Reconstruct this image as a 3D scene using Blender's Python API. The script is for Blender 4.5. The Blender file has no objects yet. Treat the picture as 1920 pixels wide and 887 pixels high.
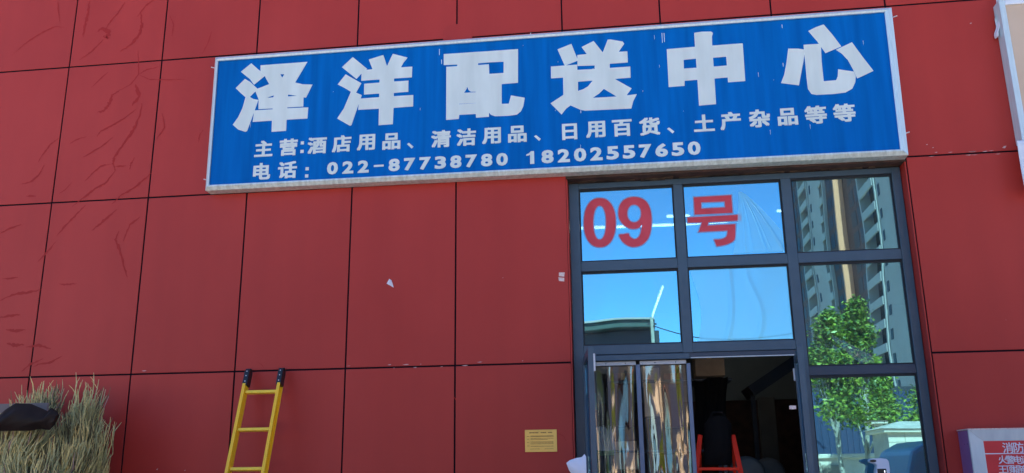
import bpy, math, random
from mathutils import Vector, Matrix, noise
random.seed(7)
R = math.radians
sc = bpy.context.scene
C = sc.collection

# ------------------------------------------------------------------ camera
F = 1657.566 / 1000.0
YAW, PITCH, ROLL = -0.13088424, 0.26003352, -0.01158226
CAM = Vector((0, -9.0, 1.55))
_f = Vector((math.sin(YAW) * math.cos(PITCH), math.cos(YAW) * math.cos(PITCH), math.sin(PITCH)))
_r = Vector((math.cos(YAW), -math.sin(YAW), 0)); _u = _r.cross(_f)
c_, s_ = math.cos(ROLL), math.sin(ROLL)
MX, MU = c_ * _r + s_ * _u, -s_ * _r + c_ * _u
cam = bpy.data.cameras.new('camera'); cam.sensor_width = 36; cam.lens = 36 * F / 1.92
cam.clip_end = 3000; cam.clip_start = .05
co = bpy.data.objects.new('camera', cam); C.objects.link(co)
co.matrix_world = Matrix(((MX.x, MU.x, -_f.x, CAM.x), (MX.y, MU.y, -_f.y, CAM.y), (MX.z, MU.z, -_f.z, CAM.z), (0, 0, 0, 1)))
sc.camera = co

# ------------------------------------------------------------------ sky, sun, exposure
SUN_EL, SUN_AZ = 50, 0            # azimuth clockwise from +Y (the sun stands behind the shop)
w = bpy.data.worlds.new('World'); sc.world = w; w.use_nodes = True
nt = w.node_tree; sky = nt.nodes.new('ShaderNodeTexSky'); sky.sky_type = 'NISHITA'; sky.sun_disc = False
sky.sun_elevation = R(SUN_EL); sky.sun_rotation = R(SUN_AZ)
sky.air_density = 1.0; sky.dust_density = 0.0; sky.ozone_density = 10.0
nt.links.new(sky.outputs[0], nt.nodes['Background'].inputs[0])
nt.nodes['Background'].inputs[1].default_value = 0.12
sd = bpy.data.lights.new('sun', 'SUN'); sd.energy = 4.8; sd.angle = R(.5); sd.color = (1, .95, .87)
so = bpy.data.objects.new('sun', sd); C.objects.link(so)
sdir = Vector((math.sin(R(SUN_AZ)) * math.cos(R(SUN_EL)), math.cos(R(SUN_AZ)) * math.cos(R(SUN_EL)), math.sin(R(SUN_EL))))
so.rotation_euler = sdir.to_track_quat('Z', 'Y').to_euler(); so.location = (0, 0, 30)
sc.view_settings.view_transform = 'Standard'; sc.view_settings.look = 'None'
sc.view_settings.exposure = 1.50; sc.view_settings.gamma = 1

# ------------------------------------------------------------------ layout helpers
def ray(px, py):
    d = (px - 960) / 1000 / F * MX - (py - 443.5) / 1000 / F * MU + _f
    return d / d.y
def at(px, py, Y=0.0):                 # where a sight line meets the plane y = Y
    d = ray(px, py); t = 9 + Y
    return (d.x * t, 1.55 + d.z * t)
def mir(px, py, D, G=.185):            # where a line mirrored in the glazing meets the plane y = -D
    d = ray(px, py); t = 9 + G + D + G
    return (d.x * t, 1.55 + d.z * t)

# ------------------------------------------------------------------ materials
def mat(name, c, rough=.6, c2=None, scale=3, stretch=(1, 1, 1), metal=0, spec=.5, bump=0, bscale=40, lo=.35, hi=.65, detail=6):
    m = bpy.data.materials.new(name); m.use_nodes = True; n = m.node_tree; p = n.nodes['Principled BSDF']
    p.inputs['Roughness'].default_value = rough; p.inputs['Metallic'].default_value = metal
    p.inputs['Specular IOR Level'].default_value = spec
    p.inputs['Base Color'].default_value = (*c, 1)
    g = n.nodes.new('ShaderNodeNewGeometry'); mp = n.nodes.new('ShaderNodeMapping'); mp.inputs['Scale'].default_value = stretch
    n.links.new(g.outputs['Position'], mp.inputs[0])
    if c2:
        t = n.nodes.new('ShaderNodeTexNoise'); t.inputs['Scale'].default_value = scale; t.inputs['Detail'].default_value = detail
        n.links.new(mp.outputs[0], t.inputs[0])
        r = n.nodes.new('ShaderNodeValToRGB'); r.color_ramp.elements[0].position = lo; r.color_ramp.elements[1].position = hi
        r.color_ramp.elements[0].color = (*c, 1); r.color_ramp.elements[1].color = (*c2, 1)
        n.links.new(t.outputs[0], r.inputs[0]); n.links.new(r.outputs[0], p.inputs['Base Color'])
    if bump:
        t2 = n.nodes.new('ShaderNodeTexNoise'); t2.inputs['Scale'].default_value = bscale; t2.inputs['Detail'].default_value = 4
        n.links.new(mp.outputs[0], t2.inputs[0]); b = n.nodes.new('ShaderNodeBump'); b.inputs['Strength'].default_value = bump
        b.inputs['Distance'].default_value = .01
        n.links.new(t2.outputs[0], b.inputs['Height']); n.links.new(b.outputs[0], p.inputs['Normal'])
    return m
def glass(name, tint, trans, fac, rough=0.0, bump=0, bscale=1.5, stretch=(1, 1, 1), dist=.01, dust=0):
    m = bpy.data.materials.new(name); m.use_nodes = True; n = m.node_tree; n.nodes.clear()
    o = n.nodes.new('ShaderNodeOutputMaterial'); mx = n.nodes.new('ShaderNodeMixShader'); mx.inputs[0].default_value = fac
    gl = n.nodes.new('ShaderNodeBsdfGlossy'); gl.inputs['Roughness'].default_value = rough; gl.inputs['Color'].default_value = (*tint, 1)
    tr = n.nodes.new('ShaderNodeBsdfTransparent'); tr.inputs['Color'].default_value = (*trans, 1)
    n.links.new(tr.outputs[0], mx.inputs[1]); n.links.new(gl.outputs[0], mx.inputs[2])
    if dust:
        df = n.nodes.new('ShaderNodeBsdfDiffuse'); df.inputs[0].default_value = (.50, .50, .48, 1); m3 = n.nodes.new('ShaderNodeMixShader')
        gg = n.nodes.new('ShaderNodeNewGeometry'); mq = n.nodes.new('ShaderNodeMapping'); mq.inputs['Scale'].default_value = (2.2, 1, .8); n.links.new(gg.outputs['Position'], mq.inputs[0])
        tt = n.nodes.new('ShaderNodeTexNoise'); tt.inputs['Scale'].default_value = 1.6; tt.inputs['Detail'].default_value = 9; tt.inputs['Roughness'].default_value = .72; n.links.new(mq.outputs[0], tt.inputs[0])
        rr = n.nodes.new('ShaderNodeMapRange'); rr.inputs[1].default_value = .4; rr.inputs[2].default_value = .7; rr.inputs[3].default_value = dust * .3; rr.inputs[4].default_value = dust * 1.6; n.links.new(tt.outputs[0], rr.inputs[0])
        n.links.new(rr.outputs[0], m3.inputs[0]); n.links.new(mx.outputs[0], m3.inputs[1]); n.links.new(df.outputs[0], m3.inputs[2]); n.links.new(m3.outputs[0], o.inputs[0])
    else: n.links.new(mx.outputs[0], o.inputs[0])
    if bump:
        g = n.nodes.new('ShaderNodeNewGeometry'); mp = n.nodes.new('ShaderNodeMapping'); mp.inputs['Scale'].default_value = stretch
        n.links.new(g.outputs['Position'], mp.inputs[0])
        t = n.nodes.new('ShaderNodeTexNoise'); t.inputs['Scale'].default_value = bscale; t.inputs['Detail'].default_value = 1
        n.links.new(mp.outputs[0], t.inputs[0]); b = n.nodes.new('ShaderNodeBump'); b.inputs['Strength'].default_value = bump
        b.inputs['Distance'].default_value = dist
        n.links.new(t.outputs[0], b.inputs['Height']); n.links.new(b.outputs[0], gl.inputs['Normal'])
    return m
def emit(name, c, s):
    m = bpy.data.materials.new(name); m.use_nodes = True; n = m.node_tree; p = n.nodes['Principled BSDF']
    p.inputs['Emission Color'].default_value = (*c, 1); p.inputs['Emission Strength'].default_value = s
    return m
M = dict(
    red=mat('red_panel_paint', (.385, .029, .020), .48, (.46, .041, .030), .9, (1, 1, .55), spec=.28, bump=.30, bscale=1.3, lo=.25, hi=.75),
    stain=mat('dry_red_stain', (.35, .020, .016), .55, spec=.2),
    scratch=mat('pale_scratch', (.55, .38, .36), .7),
    seam=mat('black_joint', (.010, .005, .010), .8, spec=.1),
    dark=mat('soffit_shade_and_dark_screen', (.05, .03, .025), .9, (.10, .05, .04), 6),
    foam=mat('dirty_mortar', (.022, .012, .009), .9, (.09, .06, .04), 9, (1, 1, 3)),
    alu=mat('slate_blue_aluminium', (.044, .080, .115), .38, (.052, .090, .128), 8, spec=.5, bump=.05, bscale=200),
    aludark=mat('dark_aluminium', (.03, .045, .075), .4),
    rubber=mat('black_gasket', (.008, .01, .015), .6),
    sign_frame=mat('weathered_aluminium', (.54, .68, .72), .30, (.64, .78, .82), 14, (3, 3, .25), metal=.15, bump=.04, bscale=60),
    sign_rust=mat('streaked_aluminium', (.56, .62, .56), .42, (.76, .84, .78), 24, (1.2, 1, .04), metal=.1),
    blue=mat('blue_vinyl', (.002, .120, .42), .45, (.002, .138, .47), 5, (4, 1, .25), spec=.03),
    letter=mat('white_vinyl', (.63, .70, .66), .45, (.69, .76, .72), 7, (1, 1, .3)),
    letter_edge=mat('letter_edge', (.76, .84, .82), .4),
    sticker=mat('red_sticker', (.60, .04, .06), .5, (.66, .055, .08), 6),
    sticker_edge=mat('sticker_edge', (.25, .33, .55), .5),
    inwall=mat('grey_inner_wall', (.14, .14, .13), .9, (.18, .18, .165), 3),
    greywall=mat('painted_grey_panel', (.22, .26, .26), .8, (.26, .30, .30), 2),
    infloor=mat('inner_floor', (.10, .09, .08), .7, (.14, .13, .12), 2),
    ground=mat('yard_concrete', (.48, .38, .28), .9, (.56, .46, .34), .6, bump=.3, bscale=20),
    yellow=mat('yellow_fibreglass', (.98, .53, .015), .35, (1.0, .58, .02), 12, (1, 1, .3)),
    rung=mat('yellow_rung', (.95, .62, .04), .35),
    blackp=mat('black_plastic', (.012, .012, .014), .3, spec=.5),
    blackcloth=mat('black_cloth', (.009, .008, .008), .95, spec=.1),
    bagp=mat('dark_brown_plastic', (.018, .010, .008), .5, (.028, .017, .013), 5, spec=.10, bump=.15, bscale=6),
    greyp=mat('grey_board', (.20, .16, .15), .7, spec=.2),
    straw=mat('green_straw', (.38, .35, .14), .8, (.60, .55, .28), 40),
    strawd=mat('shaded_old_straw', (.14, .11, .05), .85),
    straw2=mat('dry_straw', (.58, .45, .16), .8, (.82, .66, .28), 40),
    straw3=mat('grey_green_straw', (.38, .36, .16), .8, (.60, .56, .28), 40),
    tip=mat('pink_straw_tip', (.50, .32, .26), .8),
    bamboo=mat('bamboo', (.33, .24, .11), .5),
    gold=mat('brass_plate', (.74, .45, .09), .4, (.80, .50, .12), 2, metal=.3, spec=.5),
    brown=mat('brown_print', (.16, .07, .02), .7),
    paper=mat('white_paper', (.72, .70, .76), .7),
    pink=mat('pink_paper', (.70, .42, .38), .7, (.78, .66, .60), 60),
    beige=mat('beige_sign_face', (.60, .44, .31), .6, (.65, .50, .37), 1.2),
    film=mat('white_film', (.66, .72, .80), .45, (.78, .82, .88), 9),
    purple=mat('purple_paint', (.22, .10, .26), .4, (.25, .12, .30), 6),
    boxframe=mat('pale_frame', (.56, .56, .56), .35, (.64, .64, .62), 10, (2, 2, .3)),
    fire=mat('fire_red', (.66, .035, .035), .35, (.70, .04, .042), 3),
    white=mat('white_plastic', (.72, .72, .80), .35),
    railm=mat('white_rail', (.62, .60, .62), .35),
    redm=mat('red_enamel', (.85, .035, .01), .45, spec=.2),
    card=mat('cardboard', (.30, .20, .12), .85, (.36, .25, .15), 10),
    maroon=mat('maroon_goods', (.16, .02, .02), .6),
    teal=mat('teal_plastic', (.03, .33, .30), .4),
    greenp=mat('green_plastic', (.05, .22, .07), .5),
    mop=mat('white_cotton', (.55, .60, .66), .9),
    bark=mat('pale_bark', (.38, .33, .26), .9, (.50, .45, .37), 12, (1, 1, .4), bump=.5, bscale=30),
    leaf=mat('bright_leaf', (.17, .24, .02), .45, (.32, .38, .04), 3),
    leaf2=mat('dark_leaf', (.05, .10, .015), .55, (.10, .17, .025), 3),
    stone=mat('cream_stone', (.74, .60, .46), .85, (.80, .66, .52), 3, bump=.2, bscale=30),
    shadowst=mat('bay_shadow_stone', (.30, .23, .17), .85, (.38, .30, .22), 4),  # shadow in the wall bays is put into this darker colour
    capst=mat('grey_cap_stone', (.46, .38, .31), .8, (.56, .47, .39), 5),
    hoard=mat('blue_hoarding', (.03, .045, .10), .6),
    vanb=mat('blue_van_paint', (.42, .46, .52), .25, spec=.6),
    carw=mat('white_car_paint', (.75, .75, .75), .2),
    tyre=mat('tyre', (.02, .02, .02), .8),
    vglass=mat('vehicle_glass', (.015, .02, .025), .05, spec=.8),
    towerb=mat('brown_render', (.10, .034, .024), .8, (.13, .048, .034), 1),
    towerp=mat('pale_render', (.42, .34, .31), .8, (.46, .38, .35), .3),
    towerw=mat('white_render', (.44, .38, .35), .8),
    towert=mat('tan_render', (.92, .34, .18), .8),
    wing=mat('tower_window', (.012, .014, .02), .45, spec=.15),
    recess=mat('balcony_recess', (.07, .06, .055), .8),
    shed=mat('blue_grey_shed', (.03, .028, .035), .6, (.045, .042, .05), 1),
    eave=mat('green_eave', (.07, .09, .075), .7),
    post=mat('pale_slate_aluminium', (.15, .19, .28), .35),
    ware=mat('cream_plaster', (.62, .50, .36), .85, (.70, .57, .42), 1),
    cable=mat('black_cable', (.02, .02, .02), .6),
    lamp=emit('lit_tube', (1, .98, .95), 5.0),
    led=emit('lit_display', (.8, .9, 1), 1.0),
)
def streaks(m, amt=.22, tone=.10, sx=9.0, sz=.22):     # rain streaks down the sheet and a tone of its own for each sheet
    n = m.node_tree; p = n.nodes['Principled BSDF']; src = p.inputs['Base Color'].links[0].from_socket
    g = n.nodes.new('ShaderNodeNewGeometry'); mp = n.nodes.new('ShaderNodeMapping'); mp.inputs['Scale'].default_value = (sx, 1, sz); n.links.new(g.outputs['Position'], mp.inputs[0])
    t = n.nodes.new('ShaderNodeTexNoise'); t.inputs['Scale'].default_value = 1; t.inputs['Detail'].default_value = 8; n.links.new(mp.outputs[0], t.inputs[0])
    mr = n.nodes.new('ShaderNodeMapRange'); mr.inputs[1].default_value = .35; mr.inputs[2].default_value = .65; mr.inputs[3].default_value = 1 - amt / 2; mr.inputs[4].default_value = 1 + amt / 2; n.links.new(t.outputs[0], mr.inputs[0])
    oi = n.nodes.new('ShaderNodeObjectInfo'); m2 = n.nodes.new('ShaderNodeMapRange'); m2.inputs[3].default_value = 1 - tone / 2; m2.inputs[4].default_value = 1 + tone / 2; n.links.new(oi.outputs['Random'], m2.inputs[0])
    mu = n.nodes.new('ShaderNodeMath'); mu.operation = 'MULTIPLY'; n.links.new(mr.outputs[0], mu.inputs[0]); n.links.new(m2.outputs[0], mu.inputs[1])
    v = n.nodes.new('ShaderNodeVectorMath'); v.operation = 'SCALE'; n.links.new(src, v.inputs[0]); n.links.new(mu.outputs[0], v.inputs['Scale']); n.links.new(v.outputs[0], p.inputs['Base Color'])
streaks(M['red'], .045, .06, 5, .3); streaks(M['blue'], .22, 0, 7, .35); streaks(M['letter'], .10, 0, 6, .5)
M['pane'] = glass('coated_glass', (.30, .75, .87), (.50, .62, .70), .56, 0, .16, .9, (1, 1, 1), .012, dust=.07)
M['pvc'] = glass('clear_pvc', (.95, .86, .72), (.92, .91, .86), .25, .05, 0)
M['wrap2'] = glass('thin_plastic_film', (.6, .85, .95), (1, 1, 1), .10, .3, 0)
M['wrap'] = glass('plastic_film', (.42, .90, 1.0), (1, 1, 1), .36, .3, 0)
M['vfilm'] = glass('leaf_glass', (.6, .85, 1.0), (.6, .7, .75), .3, 0)

# ------------------------------------------------------------------ mesh helpers
ORG = {}
class MB:
    def __init__(s): s.v = []; s.f = []
    def box(s, x0, x1, y0, y1, z0, z1):
        b = len(s.v)
        s.v += [(x, y, z) for x in (x0, x1) for y in (y0, y1) for z in (z0, z1)]
        s.f += [tuple(b + i for i in q) for q in ((0, 1, 3, 2), (4, 6, 7, 5), (0, 4, 5, 1), (2, 3, 7, 6), (0, 2, 6, 4), (1, 5, 7, 3))]
        return s
    def bar(s, a, b, wd, ht, up=(0, 0, 1)):      # a box from a to b, wd across, ht along up
        a, b = Vector(a), Vector(b); d = (b - a).normalized(); u = Vector(up); u = (u - d * u.dot(d)).normalized(); r = d.cross(u)
        k = len(s.v)
        for p in (a, b):
            for i, j in ((-1, -1), (1, -1), (1, 1), (-1, 1)):
                s.v.append(tuple(p + r * (wd / 2 * i) + u * (ht / 2 * j)))
        s.f += [(k, k + 1, k + 2, k + 3), (k + 7, k + 6, k + 5, k + 4)] + [(k + i, k + 4 + i, k + 4 + (i + 1) % 4, k + (i + 1) % 4) for i in range(4)]
        return s
    def tube(s, pts, rad, n=8, cap=True):
        pts = [Vector(p) for p in pts]; k = len(s.v)
        rs = rad if isinstance(rad, (list, tuple)) else [rad] * len(pts)
        for i, p in enumerate(pts):
            d = (pts[min(i + 1, len(pts) - 1)] - pts[max(i - 1, 0)])
            d = d.normalized() if d.length > 1e-9 else Vector((0, 0, 1))
            u = Vector((0, 1, 0)) if abs(d.y) < .9 else Vector((1, 0, 0))
            u = (u - d * u.dot(d)).normalized(); r = d.cross(u)
            for j in range(n):
                a = 2 * math.pi * j / n
                s.v.append(tuple(p + (u * math.cos(a) + r * math.sin(a)) * rs[i]))
        for i in range(len(pts) - 1):
            for j in range(n):
                s.f.append((k + i * n + j, k + i * n + (j + 1) % n, k + (i + 1) * n + (j + 1) % n, k + (i + 1) * n + j))
        if cap:
            s.f.append(tuple(k + j for j in reversed(range(n)))); s.f.append(tuple(k + (len(pts) - 1) * n + j for j in range(n)))
        return s
    def prism(s, loop, a0, a1, ax='y'):           # loop of 2-D points swept along an axis
        k = len(s.v); n = len(loop)
        for t in (a0, a1):
            for (p, q) in loop:
                s.v.append({'y': (p, t, q), 'x': (t, p, q), 'z': (p, q, t)}[ax])
        s.f.append(tuple(k + i for i in range(n))); s.f.append(tuple(k + n + i for i in reversed(range(n))))
        for i in range(n):
            s.f.append((k + i, k + n + i, k + n + (i + 1) % n, k + (i + 1) % n))
        return s
    def grid(s, fn, nu, nv):
        k = len(s.v)
        for i in range(nu + 1):
            for j in range(nv + 1): s.v.append(tuple(fn(i / nu, j / nv)))
        for i in range(nu):
            for j in range(nv):
                a = k + i * (nv + 1) + j; s.f.append((a, a + nv + 1, a + nv + 2, a + 1))
        return s
def link(name, me, m, parent=None, bevel=0, smooth=False, thick=0, fixn=True):
    org = Vector(ORG.get(parent.name, (0, 0, 0))) if parent else Vector((0, 0, 0))
    if parent and org.length: me.transform(Matrix.Translation(-org))
    if m: me.materials.clear(); me.materials.append(m)
    o = bpy.data.objects.new(name, me); C.objects.link(o)
    if parent: o.parent = parent
    ORG[o.name] = tuple(org)
    if smooth:
        for p in me.polygons: p.use_smooth = True
    if thick:
        md = o.modifiers.new('thickness', 'SOLIDIFY'); md.thickness = thick
    if bevel:
        md = o.modifiers.new('edge', 'BEVEL'); md.width = bevel; md.segments = 2; md.limit_method = 'ANGLE'
    return o
def obj(name, mb, m, parent=None, bevel=0, smooth=False, thick=0):
    import bmesh
    me = bpy.data.meshes.new(name); me.from_pydata(mb.v, [], mb.f)
    if len(mb.f) < 4000:
        b = bmesh.new(); b.from_mesh(me); bmesh.ops.recalc_face_normals(b, faces=b.faces); b.to_mesh(me); b.free()
    me.update()
    return link(name, me, m, parent, bevel, smooth, thick)
def thing(name, label, cat, loc, group=None):
    o = bpy.data.objects.new(name, None); C.objects.link(o); o.location = loc; o.empty_display_size = .1
    ORG[o.name] = tuple(loc); return tag(o, label, cat, group)
def tag(o, label, cat, group=None, kind=None):
    if label: o['label'] = label
    if cat: o['category'] = cat
    if group: o['group'] = group
    if kind: o['kind'] = kind
    return o
def struct(o): o['kind'] = 'structure'; return o
def stuff(o): o['kind'] = 'stuff'; return o
def copy_of(o, name=None, loc=None, parent=None):
    c = o.copy(); C.objects.link(c)
    if parent is not None: c.parent = parent
    if loc is not None: c.location = loc
    ORG[c.name] = ORG.get(o.name, (0, 0, 0))
    return c
def copy_thing(root, loc, label):
    r = copy_of(root, loc=loc); r['label'] = label
    for ch in list(root.children):
        c = copy_of(ch, parent=r)
        for g in list(ch.children): copy_of(g, parent=c)
    return r
def bez_mesh(loops, t):
    cu = bpy.data.curves.new('outline', 'CURVE'); cu.dimensions = '2D'; cu.fill_mode = 'BOTH'; cu.extrude = t / 2
    for lp in loops:
        sp = cu.splines.new('POLY'); sp.points.add(len(lp) - 1); sp.use_cyclic_u = True
        for p, q in zip(sp.points, lp): p.co = (q[0], q[1], 0, 1)
    o = bpy.data.objects.new('outline', cu); C.objects.link(o); bpy.context.view_layer.update()
    me = bpy.data.meshes.new_from_object(o.evaluated_get(bpy.context.evaluated_depsgraph_get()))
    bpy.data.objects.remove(o); bpy.data.curves.remove(cu)
    return me
def flat(groups, t, Y):                           # groups of loops (x, z) -> relief standing t proud of plane Y
    mb = MB()
    for i, lps in enumerate(groups):
        tt = t + i * .0004; me = bez_mesh(lps, tt); k = len(mb.v)
        mb.v += [(v.co.x, Y - tt / 2 - v.co.z, v.co.y) for v in me.vertices]
        mb.f += [tuple(k + i for i in p.vertices) for p in me.polygons]
        bpy.data.meshes.remove(me)
    return mb
def grow(lp, d):                                  # push a loop outward by d (inward if negative)
    n = len(lp); area = sum(lp[i][0] * lp[(i + 1) % n][1] - lp[(i + 1) % n][0] * lp[i][1] for i in range(n)); sg = 1 if area > 0 else -1
    out = []
    for i in range(n):
        a, b, c = Vector(lp[i - 1]), Vector(lp[i]), Vector(lp[(i + 1) % n])
        e1, e2 = (b - a).normalized(), (c - b).normalized()
        n1, n2 = Vector((e1.y, -e1.x)), Vector((e2.y, -e2.x)); m = n1 + n2
        m = m.normalized() if m.length > 1e-6 else n1
        out.append(tuple(b + m * (d * sg / max(.5, m.dot(n1)))))
    return out
def smooth_loop(lp, k=5):
    n = len(lp); out = []
    for i in range(n):
        p0, p1, p2, p3 = [Vector(lp[(i + j) % n]) for j in (-1, 0, 1, 2)]
        for s in range(k):
            t = s / k
            out.append(tuple(.5 * ((2 * p1) + (-p0 + p2) * t + (2 * p0 - 5 * p1 + 4 * p2 - p3) * t * t + (-p0 + 3 * p1 - 3 * p2 + p3) * t ** 3)))
    return out
GC = {}
def glyph(ch, off=0.0):                           # unit glyph outline from Blender's own font, as verts + faces
    if (ch, off) in GC: return GC[(ch, off)]
    cu = bpy.data.curves.new('glyph', 'FONT'); cu.body = ch; cu.size = 1; cu.offset = off; cu.resolution_u = 3
    o = bpy.data.objects.new('glyph', cu); C.objects.link(o); bpy.context.view_layer.update()
    me = bpy.data.meshes.new_from_object(o.evaluated_get(bpy.context.evaluated_depsgraph_get()))
    v = [(p.co.x, p.co.y) for p in me.vertices]; f = [tuple(p.vertices) for p in me.polygons]
    bpy.data.objects.remove(o); bpy.data.meshes.remove(me)
    GC[(ch, off)] = (v, f); return v, f
def char_mb(ch, cx, cz, wd, ht, Y, weight=.0, fit=False, mb=None, shear=0, off=0):
    v, f = glyph(ch, off)
    x0, x1 = min(p[0] for p in v), max(p[0] for p in v); y0, y1 = min(p[1] for p in v), max(p[1] for p in v)
    if fit: sx, sy = wd / (x1 - x0), ht / (y1 - y0)
    else: sx, sy = wd, ht
    mb = mb or MB(); k = 0
    offs = [(0, 0)] if not weight else [(-1, -.7), (1, -.7), (-1, .7), (1, .7), (0, 0), (-1, 0), (1, 0)]
    for (ox, oy) in offs:
        b = len(mb.v); k += 1
        mb.v += [(cx + (p[0] - (x0 + x1) / 2) * sx + ox * weight, Y - .0012 - k * .0003, cz + (p[1] - (y0 + y1) / 2) * sy + oy * weight) for p in v]
        mb.f += [tuple(b + i for i in q) for q in f]
    return mb

# ================================================================== SETTING
g = MB(); g.box(-600, 600, -900, 600, -1, 0)
struct(obj('ground', g, M['ground']))

OX0, OX1, OZ1 = -.583, 2.87, 4.57      # the shopfront opening
B = thing('red_building', 'warehouse building clad in dark red panels with a tall glazed doorway', 'building', (0, 0, 0))
VX = [-12.9, -11.7, -10.5, -9.25, -8.0, -7.75 + .0, -6.557, -5.366, -4.184, -2.964, -1.793, -.606, .4995, 1.695, 2.885, 4.07, 5.25, 6.45, 7.65, 8.85, 10.0]
VX = [-12.6, -11.4, -10.2, -8.98, -7.76, -6.557, -5.366, -4.184, -2.964, -1.793, -.590, .4995, 1.695, 2.885, 4.07, 5.25, 6.45, 7.65, 8.85, 10.0]
HZ = [.06, .62, 2.615, 4.619, 6.332, 8.25, 9.1]
G2 = .0088; pan = {}
def panel(x0, x1, z0, z1):
    key = (round(x1 - x0, 3), round(z1 - z0, 3)); wx, wz = x1 - x0, z1 - z0
    if key in pan: o = copy_of(pan[key], parent=B)
    else:
        o = obj('wall_panel', MB().box(G2, wx - G2, 0, .008, G2, wz - G2), M['red'], B, bevel=.003); pan[key] = o
    o.location = (x0, 0, z0)
    o.rotation_euler = (random.uniform(-.0012, .0012), 0, random.uniform(-.0012, .0012))
for i in range(len(VX) - 1):
    for j in range(len(HZ) - 1):
        x0, x1, z0, z1 = VX[i], VX[i + 1], HZ[j], HZ[j + 1]
        if x0 > -.7 and x1 < 2.9 and z1 < 4.7: continue
        panel(x0, x1, z0, z1)
mb = MB()
mb.box(-12.6, OX0 - .004, .0095, .14, 0, 9.1); mb.box(OX1 + .016, 10, .0095, .14, 0, 9.1); mb.box(OX0 - .004, OX1 + .016, .0095, .14, OZ1 + .055, 9.1)
obj('joint_backing', mb, M['seam'], B)
mb = MB(); mb.box(-12.6, -.62, .15, .35, 0, 9.1); mb.box(2.91, 10, .15, .35, 0, 9.1); mb.box(-.62, 2.91, .15, .35, 4.63, 9.1)
obj('front_wall', mb, M['inwall'], B)
obj('side_wall', MB().box(-12.6, -12.4, .35, 14, 0, 9.1), M['inwall'], B); obj('side_wall', MB().box(9.8, 10, .35, 14, 0, 9.1), M['inwall'], B)
obj('back_wall', MB().box(-12.4, 9.8, 13.8, 14, 0, 9.1), M['inwall'], B)
obj('roof', MB().box(-12.6, 10, .045, 14, 9.105, 9.3), M['seam'], B)
obj('ceiling', MB().box(-12.4, 9.8, .35, 13.8, 5.45, 5.6), M['inwall'], B)
obj('floor', MB().box(-12.4, 9.8, .35, 13.8, .004, .06), M['infloor'], B)
obj('threshold', MB().box(OX0, OX1, .02, .35, .004, .07), M['ground'], B, bevel=.01)
# reveal: returns of the cladding round the opening
obj('reveal', MB().box(OX1, OX1 + .012, .0015, .30, 0, 4.57), M['red'], B)
obj('reveal', MB().box(OX0 - .012, OX0, .0015, .30, 0, 4.57), M['red'], B)
obj('soffit', MB().box(OX0 - .012, OX1 + .012, .0015, .30, 4.575, 4.613), M['dark'], B)  # deep shade on the red soffit is put into its dark brown
mb = MB()
x = OX0
while x < OX1 - .05:                               # ragged mortar bead above the frame
    l = random.uniform(.05, .3); h = random.uniform(.004, .022); mb.box(x, min(x + l, OX1), .10 + random.uniform(0, .03), .16, 4.575 - h, 4.5745); x += l + random.choice([0, 0, .06])
stuff(obj('mortar_bead', mb, M['foam'], B))
obj('patch', flat([[smooth_loop([at(*p) for p in ((836, 50), (880, 47), (885, 72), (868, 78), (850, 75), (832, 79))], 3)]], .003, -.001), M['red'], B)

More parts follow.
